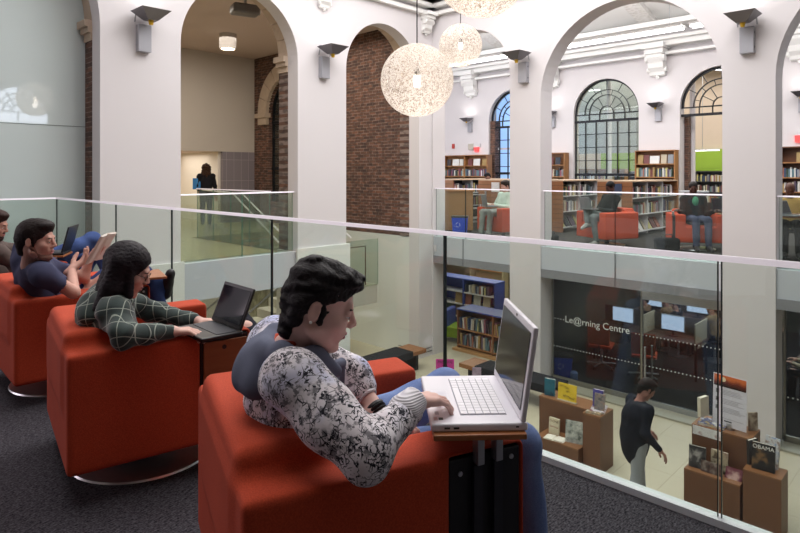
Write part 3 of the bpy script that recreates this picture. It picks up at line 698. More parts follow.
def hand_sdf(s, w, fwd, up, thumb, k=1.0, curl=(20, 25, 15), spread=6, fat=1.0, kk=.004):
    """w wrist, fwd towards the fingers, up = back of the hand, thumb = direction of the thumb side"""
    f = V3(fwd).normalized(); t = V3(thumb); t = (t-f*t.dot(f)).normalized(); u = f.cross(t).normalized()
    if u.dot(V3(up)) < 0: u = -u
    w = V3(w); P = lambda a, b, c: w+(f*a+t*b+u*c)*k
    s.cap(P(-.03, 0, 0), P(.01, 0, 0), .026*k, .024*k, k=.015)
    s.cap(P(.01, .012, 0), P(.078, .024, -.001), .017*k, .0125*k, k=.012); s.cap(P(.01, -.006, 0), P(.082, 0, .001), .017*k, .0125*k, k=.012); s.cap(P(.01, -.016, 0), P(.072, -.026, -.002), .016*k, .0115*k, k=.012)
    s.cap(P(.012, .014, -.008), P(.045, .030, -.012), .017*k, .013*k, k=.012)
    L = ((.026, .043, .026, .020, .0088), (.008, .047, .029, .021, .0090), (-.010, .043, .027, .020, .0085), (-.027, .034, .020, .018, .0076))
    for i, (b, l1, l2, l3, r) in enumerate(L):
        base = P(.082-(.006 if i in (0, 2) else (.014 if i == 3 else 0)), b, .001); a = 0; sp = math.radians((1.2-i)*spread); dirn = (f*math.cos(sp)+t*math.sin(sp)).normalized(); p = base; r *= fat
        s.cap(P(.05, b*.9, 0), base, r*1.1*k, r*1.08*k, k=.006)
        for j, (ln, c) in enumerate(zip((l1, l2, l3), curl)):
            a += math.radians(c+(i*3 if j == 0 else 0)); d = dirn*math.cos(a)-u*math.sin(a); q = p+d*ln*k; s.cap(p, q, r*(1-.07*j)*k, r*(.93-.08*j)*k, k=kk); p = q
    p = P(.026, .026, -.008); d = (f*.62+t*.62-u*.35).normalized()
    for j, (ln, r) in enumerate(((.040, .0125), (.032, .0105), (.026, .0095))):
        q = p+d*ln*k; s.cap(p, q, r*k*fat, r*.9*k*fat, k=.006); p = q; d = (d+f*.30-t*.16).normalized()
def person(label, J, skinc, hair, haircol, top, topmat, pants, pantmat, shoemat=None, vox=.006, group=None, beard=False, female=False, wr=.003, hood=None, sleeve='long', extra=None, hand_curl=(18, 22, 15), seed=1, brows=True, fine_face=True, toplen=.11):
    O = V3((J['pel'][0], J['pel'][1], J.get('floor', 0.0))); root = thing('person', label, 'person', O, 0, group)
    H = J['head']; b = SDF(); P = {k: V3(v) for k, v in J.items() if k not in ('head', 'floor', 'handL', 'handR', 'girth')}
    g = J.get('girth', 1.0)
    # torso
    pel, che, nek = P['pel'], P['chest'], P['neck']; sl, sr = P['shL'], P['shR']; hl, hr = P['hipL'], P['hipR']; mid = (pel+che)/2+P.get('bend', V3((0, 0, 0)))
    across = (sl-sr).normalized(); upv = (nek-pel).normalized(); fwd = across.cross(upv).normalized(); Rt = np.array([list(fwd), list(across), list(upv)], dtype=np.float32)
    def torso(s, o, k=.05):
        s.ell(che, ((.105+o)*g, (.155+o), .165+o), Rt, k=k); s.ell(mid, ((.10+o)*g, (.135+o)*g, .14+o), Rt, k=k); s.ell(pel, ((.115+o)*g, (.155+o), .115+o), Rt, k=k)
        s.cap(sl, sr, .058+o, k=k*.8); s.cap(che+upv*.05, nek-upv*.03, .085+o*.6, .052+o*.4, k=k)
    torso(b, -.006)
    b.cap(nek-upv*.03, H.w(-.022, 0, -.045), .055 if not female else .046, .050 if not female else .042, k=.02)
    for s_ in 'LR':
        b.cap(P['sh'+s_], P['el'+s_], .046, .037, k=.03); b.cap(P['el'+s_], P['wr'+s_], .037, .025, k=.015)
        b.cap(P['hip'+s_], P['kn'+s_], .078, .052, k=.03); b.cap(P['kn'+s_], P['an'+s_], .052, .036, k=.02); b.cap(P['an'+s_], P['toe'+s_], .035, .028, k=.02)
    head_sdf(b, H, female)
    for s_ in 'LR':
        w_ = P['wr'+s_]; hd = J.get('hand'+s_)
        f_ = V3(hd[0]) if hd else (w_-P['el'+s_]); th_ = V3(hd[1]) if hd else (across*(-1 if s_ == 'L' else 1)); up_ = V3(hd[2]) if hd else V3((0, 0, 1)); cu = hd[3] if hd and len(hd) > 3 else hand_curl
        hand_sdf(b, w_, f_, up_, th_, 1.0, cu, fat=1.0 if vox < .005 else 1.35)
    me = b.mesh('body', vox, origin=O); link('body', me, skin('skin_'+skinc[1:], skinc), root)
    hm = hairm('hair_'+haircol[1:], haircol)
    if fine_face: face_parts(root, H, hm, O, brows=brows)
    # ---- top
    s = SDF(); o = .016; torso(s, o, .06)
    if toplen > .2: s.ell(pel-V3((0, 0, .03)), (.155, .175, .30), k=.06)
    for s_ in 'LR':
        el, w_ = P['el'+s_], P['wr'+s_]; d = (w_-el).normalized()
        s.cap(P['sh'+s_], el, .062, .052 if sleeve != 'short' else .058, k=.04)
        if sleeve == 'long': s.cap(el, w_-d*.015, .052, .037, k=.025)
        if isinstance(sleeve, dict):
            s.cap(P['sh'+s_], el, .070, .060, k=.05); s.cap(el, el+(w_-el)*sleeve[s_], .060, .046, k=.03); s.ell((P['sh'+s_]+el)/2-V3((0, 0, .02)), (.062, .062, .07), k=.05)
        if sleeve == 'pushed': s.cap(el, el+d*.09, .052, .050, k=.025)
    if sleeve == 'short':
        pass
    cut = hr+(hl-hr)/2
    s.half(cut-upv*toplen, -upv, .01)
    s.cap(nek+V3((0,0,.035)), H.w(-.01,0,-.02), .070, .085, k=.012, sub=True)
    if sleeve == 'short':
        for s_ in 'LR':
            el, sh = P['el'+s_], P['sh'+s_]; d = (el-sh).normalized(); s.cap(el-d*.03, el+d*.12, .075, k=.004, sub=True)
    link(top, s.mesh(top, vox*1.0, post=wrinkle(wr, 26, seed), origin=O), topmat, root)
    # ---- trousers
    s = SDF(); s.ell(pel, (.118*g+.012, .165+.01, .125), Rt, k=.04)
    for s_ in 'LR':
        kn, an = P['kn'+s_], P['an'+s_]; d = (an-kn).normalized()
        s.cap(P['hip'+s_], kn, .092, .068, k=.04); s.cap(kn, an-d*.03, .068, .056, k=.025)
    s.half(pel+upv*.10, upv, .01); link(pants, s.mesh(pants, vox*1.2, post=wrinkle(wr*1.2, 20, seed+3), origin=O), pantmat, root)
    # ---- shoes
    sm = shoemat or plain('dark_shoe', '#202024', .5)
    for s_ in 'LR':
        an, to = P['an'+s_], P['toe'+s_]; d = (to-an); dz = V3((d.x, d.y, 0)).normalized() if abs(d.z) < .12 else d.normalized(); s = SDF()
        s.cap(an-V3((0, 0, .02))-dz*.02, an+(to-an)*.4, .048, .042, k=.02); s.cap(an+(to-an)*.3, to, .042, .034, k=.02)
        link('shoe', s.mesh('shoe', .008, origin=O), sm, root)
    # ---- hair
    w = H.w; R = H.R; k = H.k; s = SDF(); nz = wrinkle(.0015, 260, 5)
    if hair == 'quiff':
        s.ell(w(-.016, 0, .046), (.095*k, .079*k, .085*k), R, k=.02); s.ell(w(.045, 0, .104), (.050*k, .052*k, .028*k), R, k=.03); s.ell(w(.078, 0, .092), (.022*k, .042*k, .020*k), R, k=.02); s.ell(w(-.035, 0, .078), (.064*k, .066*k, .056*k), R, k=.03)
        s.cap(w(-.070, 0, .0), w(-.062, 0, -.080), .046*k, .034*k, k=.03)
        for sg in (-1, 1): s.cap(w(-.055, sg*.050, .01), w(-.055, sg*.042, -.055), .030*k, .018*k, k=.02); s.cap(w(.008, sg*.071, .03), w(.014, sg*.067, -.045), .011*k, .007*k, k=.012)
        s.ell(w(.110, 0, -.004), (.070*k, .100*k, .078*k), R, k=.012, sub=True)
        for sg in (-1, 1): s.ell(w(-.010, sg*.088, -.010), (.022*k, .020*k, .036*k), R, k=.008, sub=True); s.ell(w(.060, sg*.070, .012), (.036*k, .034*k, .036*k), R, k=.006, sub=True)
        s.ell(w(.03, 0, -.09), (.075*k, .09*k, .06*k), R, k=.02, sub=True)
        w1_, w2_ = wrinkle(.0032, 75, 5), wrinkle(.0014, 300, 6); nz = lambda P_, d_: w2_(P_, w1_(P_, d_))
    elif hair == 'short':
        s.ell(w(-.020, 0, .050), (.100*k, .082*k, .086*k), R, k=.02); s.ell(w(.035, 0, .098), (.055*k, .058*k, .030*k), R, k=.03); s.cap(w(-.078, 0, .0), w(-.072, 0, -.06), .046*k, .034*k, k=.03)
        for sg in (-1, 1): s.cap(w(.010, sg*.070, .03), w(.014, sg*.067, -.02), .012*k, .007*k, k=.012)
        s.ell(w(.115, 0, -.01), (.062*k, .085*k, .075*k), R, k=.015, sub=True)
        for sg in (-1, 1): s.ell(w(-.010, sg*.088, -.010), (.022*k, .020*k, .034*k), R, k=.008, sub=True)
        s.ell(w(.03, 0, -.09), (.075*k, .09*k, .06*k), R, k=.02, sub=True)
    elif hair == 'cropped':
        s.ell(w(-.016, 0, .044), (.096*k, .077*k, .084*k), R, k=.02); s.ell(w(.110, 0, -.015), (.062*k, .085*k, .075*k), R, k=.015, sub=True); s.ell(w(.02, 0, -.09), (.085*k, .09*k, .075*k), R, k=.02, sub=True)
    elif hair in ('long', 'curly'):
        e = 1.0 if hair == 'long' else 1.15
        s.ell(w(-.018, 0, .046), (.104*k*e, .090*k*e, .090*k), R, k=.02)
        dn = V3((0, 0, -1)); bk = -H.F
        for sg, y in ((-1, .062), (1, .062), (0, 0)):
            p0 = w(-.035-(.03 if sg == 0 else 0), sg*y, .03); ln = .23 if hair == 'long' else .30
            bb_ = 1 if hair == 'long' else .2; p1 = p0+dn*ln*.55+bk*.035*bb_+H.L*sg*.014; p2 = p0+dn*ln*1.0+bk*.085*bb_+H.L*sg*.02; s.cap(p0, p1, .050*k*e, .046*k*e, k=.03); s.cap(p1, p2, .046*k*e, .034*k*e, k=.03)
        for sg in (-1, 1): p0 = w(.012, sg*.068, .03); s.cap(p0, p0+dn*.13+H.L*sg*.010, .022*k, .020*k, k=.02)
        s.ell(w(.100, 0, -.015), (.055*k, .060*k, .080*k), R, k=.012, sub=True); nz = wrinkle(.0012 if hair == 'long' else .010, 200 if hair == 'long' else 60, 5)
    if hair != 'none': link('hair', s.mesh('hair', max(.0035, vox*.75), post=nz, origin=O), hm, root)
    if beard:
        s = SDF(); s.ell(w(.045, 0, -.085), (.050*k, .050*k, .038*k), R, k=.01)
        for sg in (-1, 1): s.cap(w(.0, sg*.062, -.03), w(.055, sg*.032, -.092), .017*k, .018*k, k=.012)
        s.ell(w(.084, 0, -.040), (.012*k, .026*k, .008*k), R, k=.006); s.ell(w(.095, 0, -.057), (.016*k, .018*k, .008*k), R, k=.004, sub=True)
        link('beard', s.mesh('beard', .004, post=wrinkle(.002, 160, 4), origin=O), hm, root)
    root['_O'] = 0; del root['_O']
    return root, O, H, P, (fwd, across, upv)
def seated(p, az, hz=0, seat=.46, lean=-.10, head_az=None, pitch=-12, knees=((.46, .10), (.46, -.10)), feet=None, hands=None, floor=0.0, gap=.0):
    """default joints of a seated figure; p = ground point under the pelvis; everything overridable"""
    F = D(az); Lf = V3((-F.y, F.x, 0)); p = V3((p.x, p.y, floor)); at = lambda f, l, z: p+F*f+Lf*l+V3((0, 0, z))
    J = {'floor': floor, 'pel': at(0, 0, seat+.10), 'chest': at(lean*.6, 0, seat+.34), 'neck': at(lean, 0, seat+.52)}
    J['shL'] = at(lean*.95, .165, seat+.46); J['shR'] = at(lean*.95, -.165, seat+.46)
    J['hipL'] = at(.05, .09, seat+.07); J['hipR'] = at(.05, -.09, seat+.07)
    (k1, k2), (k3, k4) = knees; J['knL'] = at(k1, k2, seat+.10); J['knR'] = at(k3, k4, seat+.10)
    ft = feet or ((k1+.04, k2, .08), (k3+.04, k4, .08))
    J['anL'] = at(*ft[0]); J['anR'] = at(*ft[1]); J['toeL'] = at(ft[0][0]+.16, ft[0][1]+.02, ft[0][2]-.045); J['toeR'] = at(ft[1][0]+.16, ft[1][1]-.02, ft[1][2]-.045)
    hd = hands or ((.34, .12, seat+.26), (.34, -.12, seat+.26))
    for s_, (x, y, z), sg in (('L', hd[0], 1), ('R', hd[1], -1)):
        J['wr'+s_] = at(x, y, z); J['el'+s_] = at(lean*.6+.10, sg*.23, seat+.20)
    J['head'] = Head(at(lean*1.0+.02, 0, seat+.67), head_az if head_az is not None else az, pitch)
    return J
def standing(p, az, h=1.7, floor=0.0, pitch=-5, stride=.0, hands=None):
    F = D(az); Lf = V3((-F.y, F.x, 0)); k = h/1.72; p = V3((p.x, p.y, floor)); at = lambda f, l, z: p+F*f+Lf*l+V3((0, 0, z*k))
    J = {'floor': floor, 'pel': at(0, 0, .96), 'chest': at(0, 0, 1.22), 'neck': at(.0, 0, 1.43), 'shL': at(0, .17, 1.38), 'shR': at(0, -.17, 1.38), 'hipL': at(0, .09, .90), 'hipR': at(0, -.09, .90),
         'knL': at(stride*.5+.02, .09, .50), 'knR': at(-stride*.3+.02, -.09, .50), 'anL': at(stride, .09, .09), 'anR': at(-stride, -.09, .09+abs(stride)*.25)}
    J['toeL'] = J['anL']+F*.16+V3((0, 0, -.045)); J['toeR'] = J['anR']+F*.15+V3((0, 0, -.06 if stride else -.045))
    hd = hands or ((.05, .24, .84), (.05, -.24, .84))
    for s_, (x, y, z), sg in (('L', hd[0], 1), ('R', hd[1], -1)): J['wr'+s_] = at(x, y, z); J['el'+s_] = at(-.03+x*.2, sg*.23, 1.10)
    J['head'] = Head(at(.02, 0, 1.60), az, pitch, k=k); return J
# ------------------------------------------------------------------ 1. the man in the patterned hoodie
t = NT('floral_print_cotton'); 
n1 = t.noise(48, 7, None, .66); v = t.N('TexVoronoi', {'Vector': t.co(), 'Scale': 46.0}, feature='DISTANCE_TO_EDGE'); n3 = t.noise(15, 3)
wp = t.N('TexWave', {'Vector': t.co(), 'Scale': 18.0, 'Distortion': 14.0, 'Detail': 3.0, 'Detail Scale': 2.5})
ink = t.math('MULTIPLY', t.step(n1, .50, .55), t.step(n3, .42, .52)); ink2 = t.math('MULTIPLY', t.step(wp.outputs['Fac'], .25, .1), t.step(t.noise(28, 3), .46, .54))
ink3 = t.math('MULTIPLY', t.step(v.outputs[0], .05, .02), t.step(t.noise(22, 2), .5, .58))
f = t.math('MINIMUM', t.math('ADD', t.math('MULTIPLY', ink, .75), t.math('MAXIMUM', ink2, ink3)), 1.0)
base = t.mix(t.step(t.noise(6, 2), .5, .7), lin('#f0ebf1'), lin('#c0c8ec')); base = t.mix(t.math('MULTIPLY', t.step(t.noise(5.1, 3), .58, .7), .5), base, lin('#b79f9b'))
t.set(color=t.mix(f, base, lin('#2c2c36')), rough=.9, spec=.2, sheen=.1); t.bump(t.noise(300, 2), .25, .0015); PRINT = t.m
GH = cloth('grey_hood_jersey', '#666b7e', .10); JEAN1 = denim('blue_denim_light', '#4a5f93', '#8296bd'); JEAN2 = denim('blue_denim', '#4d6296', '#8b9fcb')
H = Head(G(-.228, 1.71, 1.040), 85, -19)
J = {'floor': 0, 'pel': G(-.27, 1.90, .53), 'chest': G(-.325, 1.79, .745), 'neck': G(-.315, 1.745, .925), 'shL': G(-.40, 1.94, .875), 'shR': G(-.285, 1.585, .875),
     'hipL': G(-.17, 2.02, .52), 'hipR': G(-.14, 1.86, .52), 'knL': G(.17, 2.27, .60), 'knR': G(.385, 1.93, .545), 'anL': G(.27, 2.42, .10), 'anR': G(.44, 1.93, .10),
     'toeL': G(.40, 2.47, .05), 'toeR': G(.58, 1.98, .05), 'elR': G(-.085, 1.475, .735), 'wrR': G(.035, 1.625, .800), 'elL': G(-.16, 1.97, .75), 'wrL': G(-.062, 1.88, .66),
     'head': H, 'girth': 1.05,
     'handR': (D(50, -6), D(-40), (0, 0, 1), (14, 26, 22)), 'handL': (D(95, -8), D(150), (0, 0, 1), (30, 35, 25))}
root, O, H, P, (fw, ac, up) = person('man in white patterned hoodie typing on the white laptop', J, '#e6bdb2', 'quiff', '#1c171a', 'hoodie', PRINT, 'jeans', JEAN2, vox=.0042, wr=.0048, sleeve={'R': .86, 'L': .30}, seed=4)
# sleeves of the hoodie with ribbed cuffs
RIB = plain('ribbed_cuff', '#c9c5cc', .9, var=.05)
t = NT('rib_knit'); wv = t.N('TexWave', {'Vector': t.co(), 'Scale': 60.0}, bands_direction='Z'); t.set(color=t.mix(wv.outputs['Fac'], lin('#d9d5dd'), lin('#f0edf2')), rough=.9); t.bump(wv.outputs['Fac'], .5, .003); RIB = t.m
for s_, cutr in (('R', 1.0), ('L', .30)):
    sh, el, w_ = P['sh'+s_], P['el'+s_], P['wr'+s_]; d = (w_-el).normalized(); end = el+(w_-el)*(.86 if s_ == 'R' else .30)
    c = SDF(); c.cap(end-d*.01, end+d*.035, .046, .038, k=.004); c.half(end+d*.045, d, .003); link('cuff', c.mesh('cuff', .004, origin=O), RIB, root, label='ribbed pale grey cuff')
# hood draped over the back of the neck, and the zip band down the front
s = SDF(); nk = P['neck']; bk = -fw
hb = [nk+ac*.10+fw*.06+V3((0, 0, -.02)), nk+ac*.105-fw*.03+V3((0, 0, .012)), nk-fw*.085+V3((0, 0, .0)), nk-ac*.095-fw*.045+V3((0, 0, .01)), nk-ac*.10+fw*.05+V3((0, 0, -.03))]
for a, b_ in zip(hb[:-1], hb[1:]): s.cap(a, b_, .030, k=.02)
s.ell(nk-fw*.085+V3((0, 0, -.035)), (.050, .090, .055), np.array([list(fw), list(ac), list(up)], dtype=np.float32), k=.04)
s.ell(nk-fw*.125-ac*.02+V3((0, 0, -.055)), (.040, .068, .040), np.array([list(fw), list(ac), list(up)], dtype=np.float32), k=.04)
s.cap(nk-ac*.10+fw*.05+V3((0, 0, -.03)), nk-ac*.09+fw*.115+V3((0, 0, -.09)), .028, .020, k=.02)
s.ell(nk+V3((0, 0, .05))+fw*.01, (.062, .062, .085), k=.012, sub=True)
link('hood', s.mesh('hood', .0045, post=wrinkle(.004, 34, 3), origin=O), GH, root, label='grey jersey hood lying on his shoulders')
s = SDF(); pts = [nk-ac*.085+fw*.10+V3((0, 0, -.07)), P['chest']-ac*.03+fw*.150+V3((0, 0, .07)), P['chest']-ac*.01+fw*.150+V3((0, 0, -.03)), P['pel']+fw*.150+V3((0, 0, .06))]
for a, b_ in zip(pts[:-1], pts[1:]): s.cap(a, b_, .013, k=.01)
link('zip_band', s.mesh('zip_band', .004, origin=O), GH, root)
s = SDF(); 
for i in range(8):
    a0 = PI*2*i/8; a1 = PI*2*(i+1)/8; c_ = nk+V3((0, 0, .018)); s.cap(c_+fw*.062*math.cos(a0)+ac*.060*math.sin(a0), c_+fw*.062*math.cos(a1)+ac*.060*math.sin(a1), .010, k=.008)
link('tshirt_collar', s.mesh('tshirt_collar', .004, origin=O), plain('orange_tee', '#b5472c', .85), root)
m = MB(); w_ = P['wrL']; d = (P['elL']-w_).normalized(); 
Mx = Matrix.Translation(w_+d*.02-O) @ d.to_track_quat('Z', 'Y').to_matrix().to_4x4()
for z in (-.012, 0, .012): m.add(*(lambda q: (q.v, q.f))(MB().lathe([(.031+.004*math.cos(a), z+.006*math.sin(a)) for a in [2*PI*i/8 for i in range(9)]], 24)), M=Mx)
m.build('bracelet', BLACK, root, smooth=True, label='black braided bracelet')
MB().sphere(H.w(-.012, -.086, -.030)-O, .0042, 10).build('earring', plain('pearl_stud', '#f3f0ee', .2), root, smooth=True)
MB().sphere(H.w(.104, -.013, -.030)-O, .0022, 8).build('nose_stud', CHROME, root, smooth=True)
# ------------------------------------------------------------------ 2. the woman in plaid
t = NT('green_plaid'); sp = t.N('SeparateXYZ', {0: t.N('Mapping', {'Vector': t.co(), 'Rotation': (.25, .45, .75)}).outputs[0]})
def line(u, per, w): return t.math('LESS_THAN', t.math('FRACT', t.math('MULTIPLY', u, 1/per)), w/per)
ds = t.N('Mapping', {'Vector': t.co()}).outputs[0]
a = line(sp.outputs[0], .062, .0035); b2 = line(sp.outputs[1], .062, .0035); c3 = line(sp.outputs[2], .070, .0035)
dk = t.math('ADD', line(t.math('ADD', sp.outputs[0], .02), .124, .03), line(t.math('ADD', sp.outputs[2], .02), .14, .035))
col = t.mix(t.math('MULTIPLY', dk, .4), lin('#3f4b49'), lin('#20282a')); col = t.mix(t.math('MULTIPLY', t.math('MAXIMUM', a, t.math('MAXIMUM', b2, c3)), .65), col, lin('#b9c1b4'))
t.set(color=col, rough=.95, spec=.15, sheen=.3); t.bump(t.noise(300, 2), .3, .002); PLAID = t.m
H = Head(G(-1.285, 2.83, .962), 78, -24)
J = {'floor': 0, 'pel': G(-1.36, 2.93, .52), 'chest': G(-1.40, 2.85, .70), 'neck': G(-1.345, 2.83, .85), 'shL': G(-1.43, 3.00, .80), 'shR': G(-1.28, 2.69, .79),
     'hipL': G(-1.26, 3.05, .52), 'hipR': G(-1.25, 2.93, .52), 'knL': G(-.87, 3.30, .58), 'knR': G(-.80, 3.10, .60), 'anL': G(-.78, 3.35, .10), 'anR': G(-.72, 3.20, .10), 'toeL': G(-.64, 3.42, .05), 'toeR': G(-.58, 3.28, .05),
     'elR': G(-1.19, 2.58, .72), 'wrR': G(-1.05, 2.76, .69), 'elL': G(-1.26, 3.16, .68), 'wrL': G(-1.05, 3.08, .66), 'head': H, 'handR': (D(62, -4), D(-30), (0, 0, 1)), 'handL': (D(80, -4), D(140), (0, 0, 1))}
root, O, H, P, (fw, ac, up) = person('woman with glasses and dark hair in a green plaid jacket', J, '#dcb0a2', 'long', '#1d151c', 'plaid_jacket', PLAID, 'trousers', cloth('black_trousers', '#20212b'), vox=.006, wr=.005, female=True, seed=8)
s = SDF(); nk = P['neck']; hb = [nk+ac*.09+fw*.05, nk+ac*.10-fw*.04+V3((0, 0, .0)), nk-fw*.09, nk-ac*.09-fw*.04, nk-ac*.10+fw*.05+V3((0, 0, -.03))]
for a_, b_ in zip(hb[:-1], hb[1:]): s.cap(a_, b_, .032, k=.02)
s.ell(nk-fw*.10+V3((0, 0, -.05)), (.07, .115, .06), np.array([list(fw), list(ac), list(up)], dtype=np.float32), k=.04)
link('jacket_hood', s.mesh('jacket_hood', .007, post=wrinkle(.004, 30, 3), origin=O), PLAID, root)
g_ = MB()
for sg in (-1, 1): g_.tube([H.w(.097, sg*.032+.019*math.cos(a_), .004+.016*math.sin(a_))-O for a_ in [2*PI*i/14 for i in range(15)]], .0013, 5).tube([H.w(.095, sg*.052, .008)-O, H.w(.0, sg*.080, .010)-O], .0013, 5)
g_.tube([H.w(.099, -.012, .006)-O, H.w(.099, .012, .006)-O], .0013, 5).build('glasses', BLKM, root, label='thin wire framed glasses')
lp = laptop('open dark laptop on the lap of the woman in plaid', G(-.92, 2.88, .652), 47, .30, .205, 'black', 112)
# ------------------------------------------------------------------ 3. the reading man
H = Head(G(-2.155, 3.56, 1.015), 84, -4)
J = {'floor': 0, 'pel': G(-2.30, 3.98, .52), 'chest': G(-2.30, 3.83, .72), 'neck': G(-2.22, 3.60, .885), 'shL': G(-2.32, 3.86, .83), 'shR': G(-2.10, 3.52, .83),
     'hipL': G(-2.20, 4.10, .53), 'hipR': G(-2.16, 3.98, .53), 'knL': G(-1.84, 4.40, .62), 'knR': G(-1.93, 4.25, .80), 'anL': G(-1.70, 4.52, .10), 'anR': G(-1.76, 4.50, .55), 'toeL': G(-1.56, 4.62, .05), 'toeR': G(-1.69, 4.42, .68),
     'elR': G(-1.97, 3.62, .70), 'wrR': G(-2.10, 3.84, .80), 'elL': G(-2.12, 4.02, .72), 'wrL': G(-2.09, 4.04, .84), 'head': H, 'handR': (D(40, 35), D(-50), D(100)), 'handL': (D(80, 35), D(160), D(20))}
root, O, H, P, (fw, ac, up) = person('man in a blue grey t-shirt reading a book', J, '#d2a292', 'short', '#241a1a', 'tshirt', cloth('blue_grey_tee', '#454862', .08), 'jeans', denim('dark_blue_denim', '#26355c', '#41548a'), vox=.0065, wr=.004, sleeve='short', seed=11)
s = SDF(); s.ell(H.w(.048, 0, -.090), (.046, .048, .030), H.R, k=.01)
for sg in (-1, 1): s.cap(H.w(.002, sg*.060, -.03), H.w(.055, sg*.030, -.094), .013, .014, k=.012)
link('stubble', s.mesh('stubble', .004, post=wrinkle(.001, 160, 4), origin=O), plain('stubble_brown', '#7b5549', .8, var=.2, scale=60), root)
bt = thing('book', 'open paperback held up by the man in the blue grey t-shirt', 'book', G(-2.04, 3.98, .84), RZ(84)); PAGE = plain('book_pages', '#dcd3cb', .8, var=.04); PAGE2 = plain('book_cover_cream', '#cfc4bb', .6)
Mx = Matrix.Rotation(math.radians(28), 4, 'Y')
MB().prism([(0, 0), (.012, .03), (.020, .12), (.012, .135), (0.0, .03)], 0, .20, 'XY', Mx).build('left_page_block', PAGE, bt)
MB().prism([(0, 0), (.012, -.03), (.020, -.12), (.012, -.135), (0.0, -.03)], 0, .20, 'XY', Mx).build('right_page_block', PAGE, bt)
MB().prism([(-.004, 0), (.008, .137), (.012, .137), (.0, 0), (.012, -.137), (.008, -.137)], -.003, .203, 'XY', Mx).build('cover', PAGE2, bt)
# ------------------------------------------------------------------ 4. the bearded man at the far left
J = seated(G(-3.36, 5.10), 60, lean=-.06, head_az=80, pitch=-12, knees=((.42, .16), (.46, -.06)))
J['head'] = Head(G(-3.20, 4.72, 1.005), 78, -14); J['neck'] = G(-3.27, 4.76, .86); J['chest'] = G(-3.34, 4.86, .70); J['shR'] = G(-3.10, 4.62, .80); J['shL'] = G(-3.36, 4.96, .80)
J['elR'] = G(-3.0, 4.72, .68); J['wrR'] = G(-3.08, 4.92, .77); J['elL'] = G(-3.05, 5.2, .72); J['wrL'] = G(-3.14, 5.25, .775); J['knR'] = G(-2.88, 5.62, .80); J['anR'] = G(-2.70, 5.65, .40); J['toeR'] = G(-2.58, 5.68, .36); J['knL'] = G(-2.95, 5.7, .60)
J['handR'] = (D(50, -10), D(-40), (0, 0, 1)); J['handL'] = (D(100, -10), D(160), (0, 0, 1))
person('bearded man in a brown sweatshirt at the left edge', J, '#bf8f7e', 'short', '#3a2420', 'sweatshirt', cloth('brown_sweat', '#5f534f', .1), 'jeans', denim('mid_blue_denim', '#2e3f6d', '#50659a'), vox=.0075, wr=.005, beard=True, seed=21)
# ================================================================== LIGHT FITTINGS AND WALL FIXTURES
def sconce_master():
    t = thing('wall_light', 'grey wall uplight', 'wall light', (0, 0, 0), 0, 'uplights on the walls')      # local +X = out of the wall
    gb = plain('sconce_grey', '#a3a3aa', .45, .2); MB().box(0, .10, -.095, .095, -.20, .20).build('ballast_box', gb, t, bevel=.006)
    for z in (-.11, .11): MB().box(.03, .05, .095, .099, z-.015, z+.015).build('clip', DGREY, t)
    sh = MB(); c = .30; a, b = .21, .075; z0, z1 = .22, .36
    lo = [(c-b, -b, z0), (c+b, -b, z0), (c+b, b, z0), (c-b, b, z0)]; hi = [(c-a, -a, z1), (c+a, -a, z1), (c+a, a, z1), (c-a, a, z1)]
    sh.add(lo+hi, [(3, 2, 1, 0), (0, 1, 5, 4), (1, 2, 6, 5), (2, 3, 7, 6), (3, 0, 4, 7)]); hi2 = [(p[0]*.97+c*.03, p[1]*.97, z1) for p in hi]; lo2 = [(p[0]*.95+c*.05, p[1]*.95, z0+.012) for p in lo]
    sh.add(lo2+hi2, [(0, 1, 2, 3), (4, 5, 1, 0), (5, 6, 2, 1), (6, 7, 3, 2), (7, 4, 0, 3)]).add(hi+hi2, [(0, 1, 5, 4), (1, 2, 6, 5), (2, 3, 7, 6), (3, 0, 4, 7)])
    sh.build('reflector', plain('sconce_metal', '#6f6c70', .35, .6), t)
    MB().cyl((c, 0, z0-.06), (c, 0, z0), .028, .04, n=14).build('lamp_holder', plain('yellow_holder', '#c9a016', .5), t, label='yellow lamp holder')
    MB().tube([(.05, -.13, .22), (.10, -.13, .37), (.32, -.13, .36)], .011).tube([(.05, .13, .22), (.10, .13, .37), (.32, .13, .36)], .011).box(.07, .12, -.14, .14, .34, .40).build('bracket', gb, t, bevel=.004)
    em = MB().box(c-.05, c+.05, -.04, .04, z0+.03, z0+.05).build('lamp', emit('sconce_lamp', '#fff4e4', 25), t)
    return t
sc0 = sconce_master(); KIDS['x'] = None; del KIDS['x']
SC = [((XL, 3.71, 3.39), 0, 'grey wall uplight left of the tan lobby arch'), ((XL, 7.08, 3.39), 0, 'grey wall uplight between the lobby arch and the brick arch'),
      ((-6.45, YR, 3.39), -PI/2, 'grey wall uplight between the narrow and the wide arch'), ((-2.53, YR, 3.42), -PI/2, 'grey wall uplight on the broad right pier'),
      ((-15.1, 19.8, 3.30), -PI/2, 'far uplight above the double bookcase'), ((-11.3, 19.8, 3.30), -PI/2, 'far uplight left of the middle fan window'),
      ((-7.49, 19.8, 3.30), -PI/2, 'far uplight between the two right fan windows'), ((-3.55, 19.8, 3.30), -PI/2, 'far uplight beyond the broad pier at the right edge')]
def wl(i, loc):
    l = bpy.data.lights.new('uplight', 'SPOT'); l.energy = 7 if i < 4 else 9; l.spot_size = 2.7; l.spot_blend = .8; l.shadow_soft_size = .1; l.color = (1, .97, .94)
    o = bpy.data.objects.new('uplight', l); COL.objects.link(o); o.location = loc; o.rotation_euler = (PI, 0, 0)
for i, (loc, rz, lab) in enumerate(SC):
    if i == 0: sc0.location = loc; sc0.rotation_euler = (0, 0, rz); sc0['label'] = lab
    else: dup(sc0, loc, rz, lab)
    wl(i, (loc[0]+.30*math.cos(rz), loc[1]+.30*math.sin(rz), loc[2]+.30))
